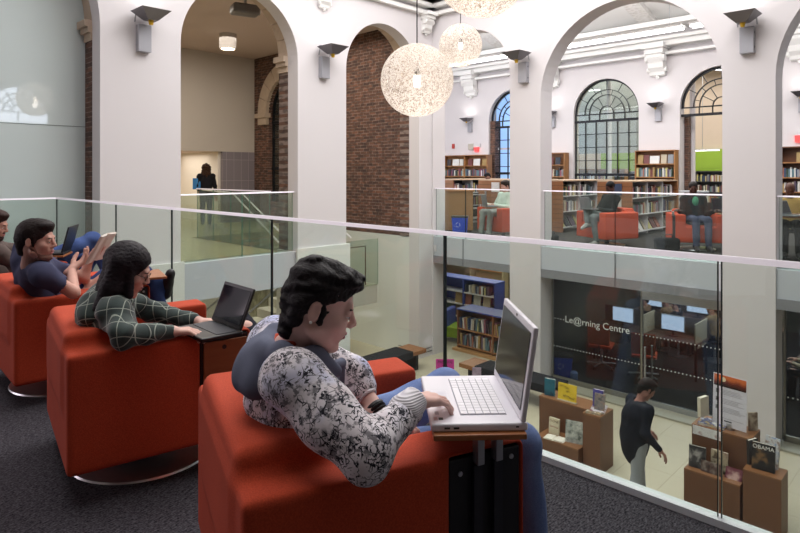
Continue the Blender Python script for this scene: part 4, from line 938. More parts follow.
# globes of woven thread
t = NT('woven_thread_shell'); t.n.remove(t.b)
n = t.noise(26, 5, None, .7); n2 = t.noise(75, 3, None, .6); hole = t.math('MULTIPLY', t.step(t.math('MULTIPLY_ADD', n2, .5, t.math('MULTIPLY', n, .5)), .42, .48), .70); spk = t.step(t.math('MULTIPLY_ADD', n2, .6, t.math('MULTIPLY', n, .4)), .44, .53)
cc = t.mix(spk, lin('#c4b2a2'), lin('#f9f6f2')); df = t.N('BsdfDiffuse', {'Color': cc}); tl = t.N('BsdfTranslucent', {'Color': cc}); ad = t.N('MixShader', {0: .65, 1: df.outputs[0], 2: tl.outputs[0]})
tr = t.N('BsdfTransparent', {'Color': lin('#f4ece4')}); mx = t.N('MixShader', {0: hole, 1: tr.outputs[0], 2: ad.outputs[0]}); t.l.new(mx.outputs[0], t.out.inputs[0]); SHELLM = t.m
for c, ztop, lab in ((G(.187, 6.6, 2.44), 7.0, 'woven thread globe lamp, the lowest hanging of the three'), (G(1.13, 11.2, 3.80), 7.0, 'woven thread globe lamp, the smallest looking of the three'), (G(.70, 5.15, 3.16), 7.0, 'woven thread globe lamp cut off by the top of the photo')):
    g_ = thing('pendant_globe_lamp', lab, 'pendant lamp', c, 0, 'woven globe lamps over the atrium')
    MB().sphere((0, 0, 0), .40, 64).build('globe_shade', SHELLM, g_, smooth=True)
    MB().cyl((0, 0, -.07), (0, 0, .05), .035, n=20).build('bulb', emit('globe_bulb', '#fff6e8', 14), g_, smooth=True)
    MB().cyl((0, 0, .05), (0, 0, .13), .03, n=16).build('socket', BLKM, g_)
    MB().cyl((0, 0, .39), (0, 0, ztop-c.z), .007, n=8).build('suspension_rod', BLKM, g_)
    l = bpy.data.lights.new('globe_light', 'POINT'); l.energy = 2.0; l.shadow_soft_size = .06; l.color = (1, .965, .93); o = bpy.data.objects.new('globe_light', l); COL.objects.link(o); o.location = c+Vector((0, 0, -.14))
# linear pendant fixtures
TUBE = emit('fluorescent_tube', '#ffffff', 5.0)
for k, x in enumerate((-11.6, -8.7, -5.8, -2.9, 0.0)):
    t_ = thing('linear_pendant_light', ['linear double tube pendant seen through the narrow arch', 'linear double tube pendant left of the middle in the wide arch', 'linear double tube pendant crossing the wide arch', 'linear double tube pendant behind the broad pier', 'linear double tube pendant at the right edge'][k], 'ceiling light', (x, 13, 4.42), 0, 'linear pendants in the reading room')
    MB().box(-1.38, 1.38, -.16, .16, .03, .07).build('housing', plain('light_housing', '#cfcdca', .5), t_)
    for y in (-.08, .08): MB().cyl((-1.36, y, 0), (1.36, y, 0), .022, n=10).build('tube', TUBE, t_)
    for s_ in (-1.1, 1.1): MB().cyl((s_, 0, .07), (s_, 0, 2.7), .004, n=6).build('wire', STEEL, t_)
# corbels
def corbel(name, label, loc, rz, k):
    m = MB().box(0, .42*k, -.26*k, .26*k, .62*k, .74*k).box(0, .34*k, -.22*k, .22*k, .50*k, .62*k)
    m.prism([(0, .5*k), (.30*k, .5*k), (.30*k, .42*k), (.22*k, .30*k), (.20*k, .18*k), (.12*k, .10*k), (.10*k, .02*k), (0, 0)], -.18*k, .18*k, 'XZ')
    for y in (-.2*k, .2*k): m.cyl((.20*k, y-.03*k, .40*k), (.20*k, y+.03*k, .40*k), .09*k, n=16).cyl((.10*k, y-.03*k, .14*k), (.10*k, y+.03*k, .14*k), .06*k, n=14)
    for i in range(5): m.cyl((.0, (-.13+.065*i)*k, .22*k), (.26*k, (-.13+.065*i)*k, .40*k), .026*k, n=8)
    m.sphere((.08*k, 0, -.03*k), .045*k, 10)
    return tag(m.build(name, CEIL, None, loc, rz, bevel=.004), label, 'wall bracket', 'ornate plaster brackets')
for loc, rz, k, lab in (((XL, 7.08, 4.50), 0, .62, 'white plaster bracket above the uplight beside the brick arch'), ((XL, 9.95, 4.50), 0, .62, 'white plaster bracket in the corner behind the lowest globe lamp'),
                        ((-15.0, 19.78, 4.55), -PI/2, 1.35, 'far plaster bracket above the double bookcase'), ((-11.3, 19.78, 4.55), -PI/2, 1.35, 'far plaster bracket left of the middle fan window'),
                        ((-7.49, 19.78, 4.55), -PI/2, 1.35, 'far plaster bracket between the two right fan windows'), ((-3.6, 19.78, 4.55), -PI/2, 1.35, 'far plaster bracket beyond the broad pier')):
    corbel('ornate_bracket', lab, loc, rz, k)
# lobby ceiling fittings
c = G(-.287*14.6, 14.6); d_ = thing('ceiling_downlight', 'white drum downlight on the tan lobby ceiling', 'ceiling light', (c.x, c.y, 4.80), 0)
MB().cyl((0, 0, -.36), (0, 0, 0), .20, n=28).build('drum', plain('drum_white', '#b9b2ac', .5), d_, smooth=True); MB().cyl((0, 0, -.366), (0, 0, -.361), .16, n=24).build('lens', emit('downlight', '#ffe6c4', 9), d_)
c = G(-.258*11.4, 11.4); s_ = thing('ceiling_projector', 'dark grey projector hung at the top of the lobby arch', 'projector', (c.x, c.y, 4.55), RZ(60))
MB().box(-.26, .26, -.17, .17, -.13, .06).build('housing', plain('projector_grey', '#6f6c6b', .4), s_, bevel=.05, seg=4, smooth=True); MB().cyl((.24, .03, -.03), (.29, .03, -.03), .06, n=18).build('lens', BLACK, s_); MB().cyl((0, 0, .04), (0, 0, .26), .03, n=10).build('mount', STEEL, s_)
c = G(-.31*15, 15)
# exit signs, call point, thermostat
REDE = emit('exit_red', '#ff3b3b', 1.6)
for px, f, z, lab in ((.123, 24.3, 2.45, 'small red lit exit sign over the double bookcase'), (.6475, 15.7, 2.45, 'small red lit exit sign over the bookcase at the right edge')):
    c = G(px*f, f); e = thing('exit_sign', lab, 'exit sign', (c.x, 19.78, z), 0); MB().box(-.16, .16, -.06, .0, .02, .16).build('housing', WALL, e); MB().box(-.12, .10, -.05, -.02, -.16, .02).build('lit_panel', REDE, e)
tag(MB().box(-.06, .06, -.05, 0, -.1, .1).build('fire_call_point', plain('call_red', '#a8322a', .5), None, (-16.0, 19.8, 2.55)), 'small red fire call point above the double bookcase', 'call point')
tag(MB().box(-.13, .13, -.08, 0, -.12, .12).build('wall_speaker', plain('speaker_beige', '#b5afa4', .5), None, (-15.05, 19.8, 2.5)), 'small beige box beside the far exit sign', 'wall box')
tag(MB().box(-.035, .035, -.02, 0, -.07, .07).build('door_sensor', WALL, None, (-8.78, 10.215, -.26)), 'small white sensor on the grey fascia corner', 'sensor')
# ================================================================== BOOKS
PAL = ['#7d2f2c', '#29406e', '#d8d3c8', '#2f4d3a', '#b58a3c', '#3a3438', '#8a8f98', '#b5563c', '#553a5c', '#c9b48f', '#1f2a3c', '#e4e1dc', '#6d5641', '#4f7d8c', '#9c3d55', '#e0cf6a']
BK = []
def desat(h, f=.38):
    c = [int(h[i:i+2], 16) for i in (1, 3, 5)]; g = sum(c)/3*.75+128*.25; return '#'+''.join('%02x' % int(x+(g-x)*f) for x in c)
for i, h in enumerate(PAL):
    m = MB().box(-.08, .085, -.5, .5, 0, 1).mesh('book'); h = desat(h); m.materials.append(plain('spine_'+h[1:], h, .55, var=.22, scale=30)); BK.append(m)
NB = [0]
def put_book(M, name, grp, lab, th, hh, dp=.16, mi=None, lean=0, cat='book', jit=.012):
    me = BK[random.randrange(len(BK)) if mi is None else mi]; o = bpy.data.objects.new(name, me); COL.objects.link(o)
    o.matrix_world = M @ Matrix.Translation((random.uniform(-jit, 0), 0, 0)) @ Matrix.Rotation(lean, 4, 'X') @ Matrix.Diagonal((dp/.165, th, hh, 1)); tag(o, lab, cat, grp); NB[0] += 1
    return o
def book_row(M, y0, y1, z, h, grp, lab, th=(.03, .06), fill=.95, dp=.16, as_stuff=False, lean=.0):
    """books standing along local y, spines to local +x"""
    y = y0; L = []
    while y < y1-.03:
        w_ = random.uniform(*th); 
        if y+w_ > y1: break
        if random.random() < fill: L.append((y+w_/2, w_*.94, h*random.uniform(.72, 1.0)))
        y += w_
    if as_stuff:
        return [(M @ Matrix.Translation((0, a, z)) @ Matrix.Rotation(random.uniform(-lean, lean), 4, 'X'), w_, hh, dp) for a, w_, hh in L]
    for a, w_, hh in L: put_book(M @ Matrix.Translation((0, a, z)), 'book', grp, lab, w_, hh, dp, lean=random.uniform(-lean, lean))
    return []
t = NT('mixed_spines'); oi = t.N('Attribute', attribute_name='shade'); rr = t.N('ValToRGB', {0: oi.outputs['Fac']}); rr.color_ramp.interpolation = 'CONSTANT'
els = rr.color_ramp.elements
for i, h in enumerate(PAL):
    if i < 2: els[i].position = i/16; els[i].color = lin(desat(h))
    else: e = els.new(i/16); e.color = lin(desat(h))
t.set(color=rr.outputs[0], rough=.6); MIXM = t.m
def stuff_books(name, label, items, cat='books'):
    mb = MB(); sh = []
    for M, w_, hh, dp in items:
        mb.box(-.08*dp/.165, .085*dp/.165, -w_/2, w_/2, 0, hh, M); sh += [random.random()]*6
    me = bpy.data.meshes.new(name); me.from_pydata(mb.v, [], mb.f); at = me.attributes.new('shade', 'FLOAT', 'FACE'); at.data.foreach_set('value', sh)
    return tag(link(name, me, MIXM), label, cat, kind='stuff')
def bookcase(label, w, h, d, levels, loc, rz, mat=OAK, bays=1, cat='bookcase', top=None, back=True, shelfmat=None, group=None, name='bookcase'):
    t_ = thing(name, label, cat, loc, rz, group); sm_ = shelfmat or OAKH
    for y in (-w/2, w/2-.03): MB().box(-d, 0, y, y+.03, 0, h).build('side_panel', mat, t_)
    for b in range(1, bays): y = -w/2+w*b/bays; MB().box(-d, 0, y-.02, y+.02, 0, h).build('divider', mat, t_)
    for z in levels: MB().box(-d, -.002, -w/2+.03, w/2-.03, z-.03, z).build('shelf', sm_, t_)
    MB().box(-d-.01, .01, -w/2-.01, w/2+.01, h, h+.03).build('top', top or mat, t_)
    if back: MB().box(-d-.01, -d+.01, -w/2, w/2, 0, h).build('back_panel', mat, t_)
    return t_, Matrix.Translation(loc) @ Matrix.Rotation(rz, 4, 'Z') @ Matrix.Translation((-.10, 0, 0))
STF = []
def faceout(M, y, z, wd, ht, hexc, lab, grp=None, tilt=-.12):
    o = put_book(M @ Matrix.Translation((.03, y, z)) @ Matrix.Rotation(tilt, 4, 'Y'), 'book', grp, lab, wd, ht, .03, mi=PAL.index(hexc) if hexc in PAL else None, jit=0); return o
# tall oak bookcases on the far wall
t_, M = bookcase('tall oak bookcase between the middle and right fan windows', 1.26, 2.12, .32, (.10, .50, .90, 1.30, 1.72), (-7.49, 19.42, 0), -PI/2)
for z in (.90, 1.30): book_row(M, -.58, .58, z, .30, 'books on the tall bookcase between fan windows', 'book packed upright on the tall bookcase between the fan windows')
for y, h_ in ((-.48, '#8a8f98'), (-.27, '#c9b48f'), (.02, '#e4e1dc'), (.28, '#7d2f2c'), (.47, '#b58a3c')): faceout(M, -y, 1.72, .30 if h_ == '#e4e1dc' else .17, .25 if h_ == '#e4e1dc' else .29, h_, {'#8a8f98': 'grey book shown face out on the tall bookcase, top shelf right', '#c9b48f': 'cream book shown face out on the tall bookcase top shelf', '#e4e1dc': 'white notice card on the top shelf of the tall bookcase', '#7d2f2c': 'dark red book shown face out on the tall bookcase top shelf', '#b58a3c': 'mustard book shown face out on the tall bookcase top shelf'}[h_])
STF += book_row(M, -.58, .58, .50, .30, '', '', as_stuff=True)
t_, M = bookcase('tall oak bookcase half hidden by the pier left of the middle fan window', 1.0, 2.12, .32, (.10, .50, .90, 1.30, 1.72), (-11.15, 19.42, 0), -PI/2)
for z in (.90, 1.30): STF += book_row(M, -.45, .45, z, .30, '', '', as_stuff=True)
for y in (-.33, -.08, .2): faceout(M, y, 1.72, .2, .27, random.choice(PAL), 'book shown face out on the half hidden oak bookcase', 'face out books on the half hidden bookcase')
t_, M = bookcase('double bay oak bookcase on the far wall in the narrow arch', 2.3, 2.12, .32, (.10, .50, .90, 1.30, 1.72), (-15.15, 19.42, 0), -PI/2, bays=2)
for z in (.90, 1.30): 
    for a, b in ((-1.1, -.05), (.05, 1.1)): STF += book_row(M, a, b, z, .30, '', '', th=(.035, .07), as_stuff=True)
for y, w_, i in ((-.85, .2, 5), (-.5, .32, 11), (-.2, .18, 2), (.25, .2, 0), (.58, .32, 11), (.95, .2, 4)): faceout(M, y, 1.72, w_, .27, PAL[i], 'book shown face out on the double bay bookcase', 'face out books on the double bay bookcase')
t_, M = bookcase('tall red brown bookcase at the right edge behind the broad pier', 2.6, 2.12, .32, (.10, .50, .90, 1.30, 1.72), (-2.75, 19.42, 0), -PI/2, mat=CHERRY, bays=2)
for z in (.5, .90, 1.30): STF += book_row(M, -1.22, 1.22, z, .30, '', '', as_stuff=True)
for y, i in ((-1.0, 6), (-.6, 15), (-.2, 0), (.3, 2), (.8, 4)): faceout(M, -y, 1.72, .2, .27, PAL[i], 'book shown face out on the red brown bookcase at the right edge', 'face out books at the right edge')
# low shelving ranges with panelled ends
PANEL = NT('slatted_oak_end'); sp = PANEL.N('SeparateXYZ', {0: PANEL.co()}); gr = PANEL.math('LESS_THAN', PANEL.math('FRACT', PANEL.math('MULTIPLY', sp.outputs[2], 9.0)), .07)
mp = PANEL.N('Mapping', {'Vector': PANEL.co(), 'Scale': (.8, 9, 9)}); wn = PANEL.noise(2, 5, mp.outputs[0]); PANEL.set(color=PANEL.mix(gr, PANEL.mix(wn, lin('#80502d'), lin('#a8744a')), lin('#4d2f1b')), rough=.5); PANEL = PANEL.m
WSH = plain('white_steel_shelf', '#d6d4d6', .4)
for k, x in enumerate((-5.47, -7.14, -8.81, -10.48)):
    lab = ['low shelving range with slatted oak end, rightmost behind the red chairs', 'low shelving range behind the man with the silver laptop', 'low shelving range with slatted oak end in the narrow arch', 'low shelving range beside the wooden kiosk in the narrow arch'][k]
    L = 2.75; t_ = thing('shelving_range', lab, 'low bookshelf', (x, 12.93, 0), 0, 'low shelving ranges')
    MB().box(-.80, .0, 0, .04, 0, 1.22).build('end_panel', PANEL, t_); MB().box(-.80, 0, L-.04, L, 0, 1.22).build('end_panel', PANEL, t_)
    MB().box(-.80, 0.01, 0, L, 1.22, 1.25).build('top', plain('oak_top', '#c3a98d', .4), t_); MB().box(-.42, -.38, .04, L-.04, .05, 1.22).build('back_panel', DGREY, t_)
    for z in (.12, .50, .87): MB().box(-.38, -.01, .04, L-.04, z-.02, z).build('shelf', WSH, t_)
    for y in (L/3, L*2/3): MB().box(-.38, -.02, y-.01, y+.01, .05, 1.22).build('divider', WSH, t_)
    M = Matrix.Translation((x-.13, 12.93, 0))
    for z, hh in ((.87, .27), (.50, .27)):
        for a, b in ((.06, L/3-.02), (L/3+.02, L*2/3-.02), (L*2/3+.02, L-.06)):
            if k < 2: 
                nb = .07 if k == 0 else .09
                book_row(M, a, b, z, hh, 'books on the low ranges, face %d' % (k+1) if False else 'books on the low shelving ranges', 'book standing on the low shelving ranges behind the red chairs', th=(.04, nb), fill=.85, lean=.06)
            else: STF += book_row(M, a, b, z, hh, '', '', as_stuff=True)
    if k < 2:
        for i in range(10 if k == 0 else 6):
            y = .12+i*.26; o = put_book(Matrix.Translation((x-.06, 12.93+y, .13)) @ Matrix.Rotation(-.5, 4, 'Y'), 'magazine', 'magazines on the sloping bottom shelves', 'magazine on the sloping bottom shelf of a low range', .19, .27, .02, cat='magazine', jit=0)
# framed covers on the oak ends
for x, z, w_, i, lab in ((-5.80, .93, .22, 1, 'blue book shown on the slatted oak end panel'), (-6.05, .60, .20, 6, 'grey leaflet shown left on the slatted oak end panel'), (-5.80, .60, .20, 2, 'pale leaflet shown right on the slatted oak end panel'), (-9.05, .93, .24, 11, 'white notice on the oak end panel in the narrow arch')):
    tag(MB().box(-w_/2, w_/2, -.02, 0, 0, .25).build('leaflet', BK[i].materials[0], None, (x, 12.925, z)), lab, 'leaflet')
# annex shelves
t_, M = bookcase('dark shelving below the lime green wall in the right opening', 7, 1.45, .35, (.3, .7, 1.1), (-7.2, 24.6, 0), -PI/2, mat=DGREY, shelfmat=DGREY, bays=5)
for z in (.3, .7, 1.1): STF += book_row(M, -3.4, 3.4, z, .27, '', '', as_stuff=True)
t_, M = bookcase('oak shelving seen through the middle fan window', 3.6, 1.55, .35, (.3, .75, 1.15), (-11.5, 22.3, 0), -PI/2, bays=3)
for z in (.75, 1.15): STF += book_row(M, -1.7, 1.7, z, .27, '', '', as_stuff=True)
for k in range(2):
    e = thing('strip_light', ['strip light over the lime green wall in the right opening', 'strip light seen slanting through the middle fan window'][k], 'ceiling light', ((-7.6, 24.4, 2.28), (-11, 21.6, 4.6))[k], (0, .25)[k]); MB().box(-.6, .6, -.05, .05, 0, .05).build('housing', WALL, e); MB().box(-.58, .58, -.04, .04, -.02, 0).build('diffuser', emit('strip', '#ffffff', 5), e); MB().cyl((0, 0, .05), (0, 0, 5.4-((2.28, 4.6)[k])), .01, n=6).build('suspension_wire', STEEL, e)
for k, (x, y, r) in enumerate(((-8.6, 22.6, -.5), (-6.8, 22.0, -.5), (-5.4, 22.4, -.5))):
    e = thing('strip_light', ['diagonal strip light high in the annex, left', 'diagonal strip light high in the annex, middle', 'diagonal strip light high in the annex, right'][k], 'ceiling light', (x, y, 4.99), r+PI/2); MB().box(-1.3, 1.3, -.05, .05, 0, .05).build('housing', WALL, e); MB().box(-1.28, 1.28, -.04, .04, -.02, 0).build('diffuser', emit('strip', '#ffffff', 5), e); MB().cyl((0, 0, .05), (0, 0, .39), .01, n=6).build('suspension_wire', STEEL, e)
# ================================================================== READING ROOM SEATING
MA = [armchair('red armchair of the man with crossed legs and silver laptop', G(4.12, 11.95), 205-44.06-0+44.06, tablet='deployed', group=None)]
A_AZ = -111.0
MA[0].rotation_euler.z = RZ(A_AZ)
pB = G(.492*11.3, 11.3); cB = armchair('red armchair of the man in the green shirt beside the broad pier', pB, -168, tablet='deployed')
pC = G(.172*13.4, 13.4); cC = armchair('red armchair partly hidden by the pier in the narrow arch', pC, -120, tablet='deployed')
# kiosk, bins, bags
o = thing('wooden_kiosk', 'light oak box kiosk behind the railing in the narrow arch', 'kiosk', (*G(.095*14.6, 14.6).xy, 0), RZ(0)); MB().box(-.25, .25, -.36, .36, .05, .98).build('body', wood('kiosk_oak', '#8e6a42', '#a9825a', .5, 'Z'), o, bevel=.004); MB().box(-.28, .28, -.39, .39, .98, 1.01).build('top', OAKH, o); MB().box(-.22, .22, -.33, .33, 0, .05).build('plinth', BLACK, o)
def bin_(label, loc, k=1.0):
    o = thing('recycling_bin', label, 'recycling bin', loc, RZ(10)); BL = plain('recycling_blue', '#1f49c8', .45)
    a, b, h = .15*k, .19*k, .42*k; m = MB(); m.add([(-a*.85, -b*.85, 0), (a*.85, -b*.85, 0), (a*.85, b*.85, 0), (-a*.85, b*.85, 0), (-a, -b, h), (a, -b, h), (a, b, h), (-a, b, h)], [(3, 2, 1, 0), (4, 5, 6, 7), (0, 1, 5, 4), (1, 2, 6, 5), (2, 3, 7, 6), (3, 0, 4, 7)])
    m.build('bin_body', BL, o, bevel=.01); MB().box(-a-.01, a+.01, -b-.01, b+.01, h, h+.04*k).build('bin_lid', BLACK, o, bevel=.008)
    tri = MB()
    for i in range(3): t0 = 2*PI*i/3+.2; t1 = t0+1.5; tri.tube([(-a*.95-.004, .10*k-.06*k+.05*k*math.cos(t0+(t1-t0)*j/5), .25*k+.05*k*math.sin(t0+(t1-t0)*j/5)) for j in range(6)], .006*k, 5)
    tri.build('recycling_mark', plain('mark_white', '#c9d3f0', .5), o); return o
bin_('blue recycling bin with black lid by the oak kiosk upstairs', (*G(.100*13.8, 13.8).xy, 0), .95)
bin_('blue recycling bin with black lid behind the dark glass front', (*G(.270*12.0, 12.0).xy, GZ+.016), 1.0)
tag(MB().lathe([(.05, 0), (.07, .02), (.075, .16), (.05, .19), (0, .2)], 16).build('small_bucket', plain('pale_blue_plastic', '#6f8fc8', .4), None, (*G(.290*11.75, 11.75).xy, GZ+.016), smooth=True), 'small pale blue container on the dark floor by the recycling bin', 'container')
def bag(label, loc, rz, w_=.42, d=.2, h=.24, mat=None, name='bag'):
    o = thing(name, label, 'bag', loc, rz); s = SDF().box((0, 0, h/2), (w_/2, d/2, h/2), .05); link('bag_body', s.mesh('bag_body', .012, post=wrinkle(.006, 18, 5)), mat or cloth('black_bag', '#1b1b1e'), o)
    MB().tube([(-.1, 0, h-.02), (-.08, 0, h+.05), (.08, 0, h+.05), (.1, 0, h-.02)], .010).build('handle', BLACK, o); return o
bag('black briefcase bag on the floor beside the man in the green shirt', (*G(.445*11.0, 11.0).xy, 0), RZ(100))
bag('small dark bag at the foot of the pier by the wide arch railing', (*G(.252*12.0, 12.0).xy, 0), RZ(60), .28, .2, .2)
cart = thing('book_cart', 'grey steel cart with items behind the silver laptop', 'cart', (*G(.125*15.5, 15.5).xy, 0), RZ(5))
for z in (.15, .50, .85): MB().box(-.2, .2, -.28, .28, z, z+.02).build('shelf', STEEL, cart)
for x in (-.19, .19):
    for y in (-.27, .27): MB().cyl((x, y, 0), (x, y, .95), .012, n=8).build('post', STEEL, cart)
# small glass topped table by the round column
o = thing('side_table', 'small table with pale top behind the man in the green shirt', 'table', (*G(.49*13.2, 13.2).xy, 0), 0); MB().cyl((0, 0, 1.0), (0, 0, 1.03), .30, n=28).build('table_top', plain('pale_top', '#c7ccd0', .2), o); MB().cyl((0, 0, 0), (0, 0, 1.0), .03, n=12).build('post', STEEL, o); MB().cyl((0, 0, 0), (0, 0, .02), .2, n=24).build('base', STEEL, o)
# table at the right edge
o = thing('reading_table', 'wooden reading table with newspapers at the right edge', 'table', (*G(.665*9.7, 9.7).xy, 0), 0); MB().box(-.6, .6, -.4, .4, .71, .74).build('table_top', CHERRYX, o)
for x in (-.55, .55):
    for y in (-.35, .35): MB().box(x-.025, x+.025, y-.025, y+.025, 0, .71).build('leg', BLKM, o)
tag(MB().box(-.2, .2, -.15, .15, 0, .01).build('newspaper', plain('newsprint', '#cfcfcd', .8, var=.2, scale=60), None, (*G(.650*9.6, 9.6).xy, .742), .4), 'open newspaper lying on the reading table', 'newspaper')
o = laptop('open grey laptop on the reading table at the right edge', (*G(.655*9.45, 9.45).xy, .742), -30, .33, .23, 'silver', 110)
# ---------------- people upstairs
GRJ = denim('grey_jeans', '#4c5152', '#747b7c'); DBJ = denim('dark_jeans', '#262c3f', '#49506a')
Dk = '#4a2f27'
p = G(4.12, 11.98); J = seated(p, A_AZ, lean=-.12, head_az=-105, pitch=-22, knees=((.44, .16), (.34, -.18)), feet=((.42, .22, .08), (.46, .02, .42)))
J['knR'] = J['knR']+V3((0, 0, .16)); J['toeR'] = J['anR']+D(A_AZ)*.14+V3((0, 0, -.08))
person('man in a black top with crossed legs using a silver laptop', J, Dk, 'cropped', '#120f0f', 'black_top', cloth('black_top', '#17181c'), 'jeans', GRJ, plain('pale_trainer', '#9b9c98', .6), vox=.011, seed=31, fine_face=False)
q = p+D(A_AZ)*.33+D(A_AZ-90)*-.0; laptop('open silver laptop held by the man with crossed legs', (q.x+D(A_AZ).x*.05, q.y+D(A_AZ).y*.05, .705), A_AZ, .33, .23, 'silver', 105)
p = pB; J = seated(p+D(-168)*-.02, -168, lean=-.14, head_az=-160, pitch=-15, knees=((.44, .11), (.46, -.10)), hands=((.22, .30, .72), (.20, -.34, .72)))
person('man in an open black jacket over a green shirt', J, Dk, 'cropped', '#1a1412', 'black_jacket', cloth('black_jacket', '#17181b'), 'jeans', DBJ, vox=.011, seed=33, fine_face=False)
root = [o for o in COL.objects if o.get('label') == 'man in an open black jacket over a green shirt'][0]; F = D(-168)
s = SDF(); c_ = J['chest']+F*.12+V3((0, 0, .09)); s.ell(c_, (.055, .055, .09), k=.01); link('green_shirt', s.mesh('green_shirt', .01, origin=root.location), cloth('green_shirt', '#4d8f6d'), root, label='green shirt showing between the jacket fronts')
Lf = V3((-F.y, F.x, 0)); q = p+F*.20+Lf*.46; laptop('open black laptop on the arm tablet right of the man in the green shirt', (q.x, q.y, .705), 8, .38, .24, 'black', 104)
tablet_top(cB, -168, pB, q, -168, .26, .36, .685)
p = pC+D(-120)*.02; J = seated(p, -120, lean=-.10, head_az=-110, pitch=-15, knees=((.44, .12), (.46, -.12)))
person('seated man in grey jeans partly hidden by the pier in the narrow arch', J, '#b98f80', 'short', '#2a201c', 'white_green_top', cloth('white_green_top', '#b9c9bd', .2), 'jeans', denim('stone_jeans', '#7c7f7c', '#a1a5a1'), vox=.012, seed=35, fine_face=False)
q = G(.150*12.75, 12.75); laptop('open grey laptop on the arm tablet in the narrow arch', (q.x, q.y, .705), -100, .34, .24, 'silver', 100); tablet_top(cC, -120, pC, q, -100, .26, .36, .685)
p = G(.650*10.35, 10.35); J = seated(p, -150, lean=.0, pitch=-25); person('bald man in a tan jacket reading at the table by the right edge', J, '#5b3b30', 'none', '#151010', 'tan_jacket', cloth('tan_jacket', '#b79a5c'), 'trousers', cloth('black_trs', '#1d1d22'), vox=.012, seed=37, fine_face=False)
rc = thing('reading_chair', 'dark chair of the bald man at the reading table', 'chair', (p.x, p.y, 0), RZ(-150)); MB().box(-.22, .22, -.22, .22, .40, .45).build('seat', BLACK, rc, bevel=.01); MB().box(-.24, -.20, -.21, .21, .5, .85).build('backrest', BLACK, rc, bevel=.01)
for x in (-.19, .19):
    for y in (-.19, .19): MB().cyl((x, y, 0), (x, y, .40), .014, n=8).build('leg', STEEL, rc)
for x in (-.19,):
    for y in (-.19, .19): MB().cyl((x-.02, y, .40), (x-.02, y, .6), .012, n=8).build('back_post', STEEL, rc)
p = G(.147*17.04, 17.04); J = standing(p, -60, 1.42, pitch=-40); person('person with black hair bent behind the low shelving range', J, '#8a6556', 'short', '#0f0d0f', 'dark_top', cloth('dark_navy_top', '#22242d'), 'trousers', cloth('black_trs2', '#1d1d22'), vox=.013, seed=39, fine_face=False)
p = G(-.323*16.3, 16.3); J = standing(p, -25, 1.66, pitch=-5, hands=((.18, .18, .98), (.05, -.26, .84)))
person('woman with long curly brown hair standing in the lobby', J, '#c79c88', 'curly', '#3a2418', 'black_top', cloth('black_cotton', '#1a1a1f'), 'jeans', denim('grey_blue_jeans', '#3d4452', '#5d6576'), vox=.012, female=True, seed=41, fine_face=False)
q = p+G(-.22, -.12)-G(0, 0)*0; tag(MB().box(-.03, .03, -.10, .10, 0, .30).build('folder', plain('blue_folder', '#2f78b8', .5), None, (q.x, q.y, .98), RZ(160)), 'bright blue folder held by the woman in the lobby', 'folder')
# ================================================================== GROUND FLOOR
# benches
def bench(label, loc, rz, L, w_=.5, cush=None):
    o = thing('bench', label, 'bench', loc, rz); MB().box(-w_/2, w_/2, 0, L, .34, .42).build('slab', wood('bench_wood', '#7d4e2c', '#a06c44', .4, 'Y'), o, bevel=.004)
    MB().box(-w_/2-.004, w_/2+.004, cush[0], cush[1], .30, .445).build('cushion', cloth('charcoal_cushion', '#26262a'), o, bevel=.01)
    for y in (.2, L-.2): MB().box(-w_/2+.08, w_/2-.08, y-.04, y+.04, 0, .34).build('support', BLKM, o)
    return o
bench('wooden bench with charcoal cushion along the left wall', (-8.58, 6.4, GZ), 0, 3.0, .5, (.1, 2.6))
bench('charcoal cushioned bench at the foot of the pier right of the white laptop', (-5.2, 9.38, GZ), PI/2, 2.05, .5, (.0, 1.68))
# pier notices
t_ = thing('pink_sign', 'magenta paper sign with black lettering on a stand', 'sign', (*G(.075*9.9, 9.9).xy, GZ), RZ(182)); MB().box(0, .006, -.15, .15, 1.02-.23, 1.02).build('sheet', plain('magenta_paper', '#d13a9d', .6), t_)
for i, s_ in enumerate(('PASSAGE', 'TO', 'FREEDOM')):
    M = Matrix.Translation((.008, 0, .955-.075*i)) @ Matrix.Rotation(PI/2, 4, 'Z') @ Matrix.Rotation(PI/2, 4, 'X'); text_part('lettering', s_, .060, BLACK, t_, M, align='CENTER')
MB().cyl((-.004, 0, 0), (-.004, 0, .80), .008, n=8).build('stand_post', STEEL, t_); MB().cyl((0, 0, 0), (0, 0, .015), .12, n=20).build('stand_base', STEEL, t_)
t_ = thing('leaflet_stand', 'small leaflet in a clear holder behind the white laptop', 'leaflet', (*G(.128*9.6, 9.6).xy, GZ), RZ(190)); MB().box(0, .006, -.07, .07, .74, .98).build('leaflet', plain('mauve_leaflet', '#a995ab', .5, var=.5, scale=14), t_); MB().cyl((0, 0, 0), (0, 0, .76), .008, n=8).build('stand_post', STEEL, t_); MB().cyl((0, 0, 0), (0, 0, .012), .1, n=18).build('stand_base', STEEL, t_)
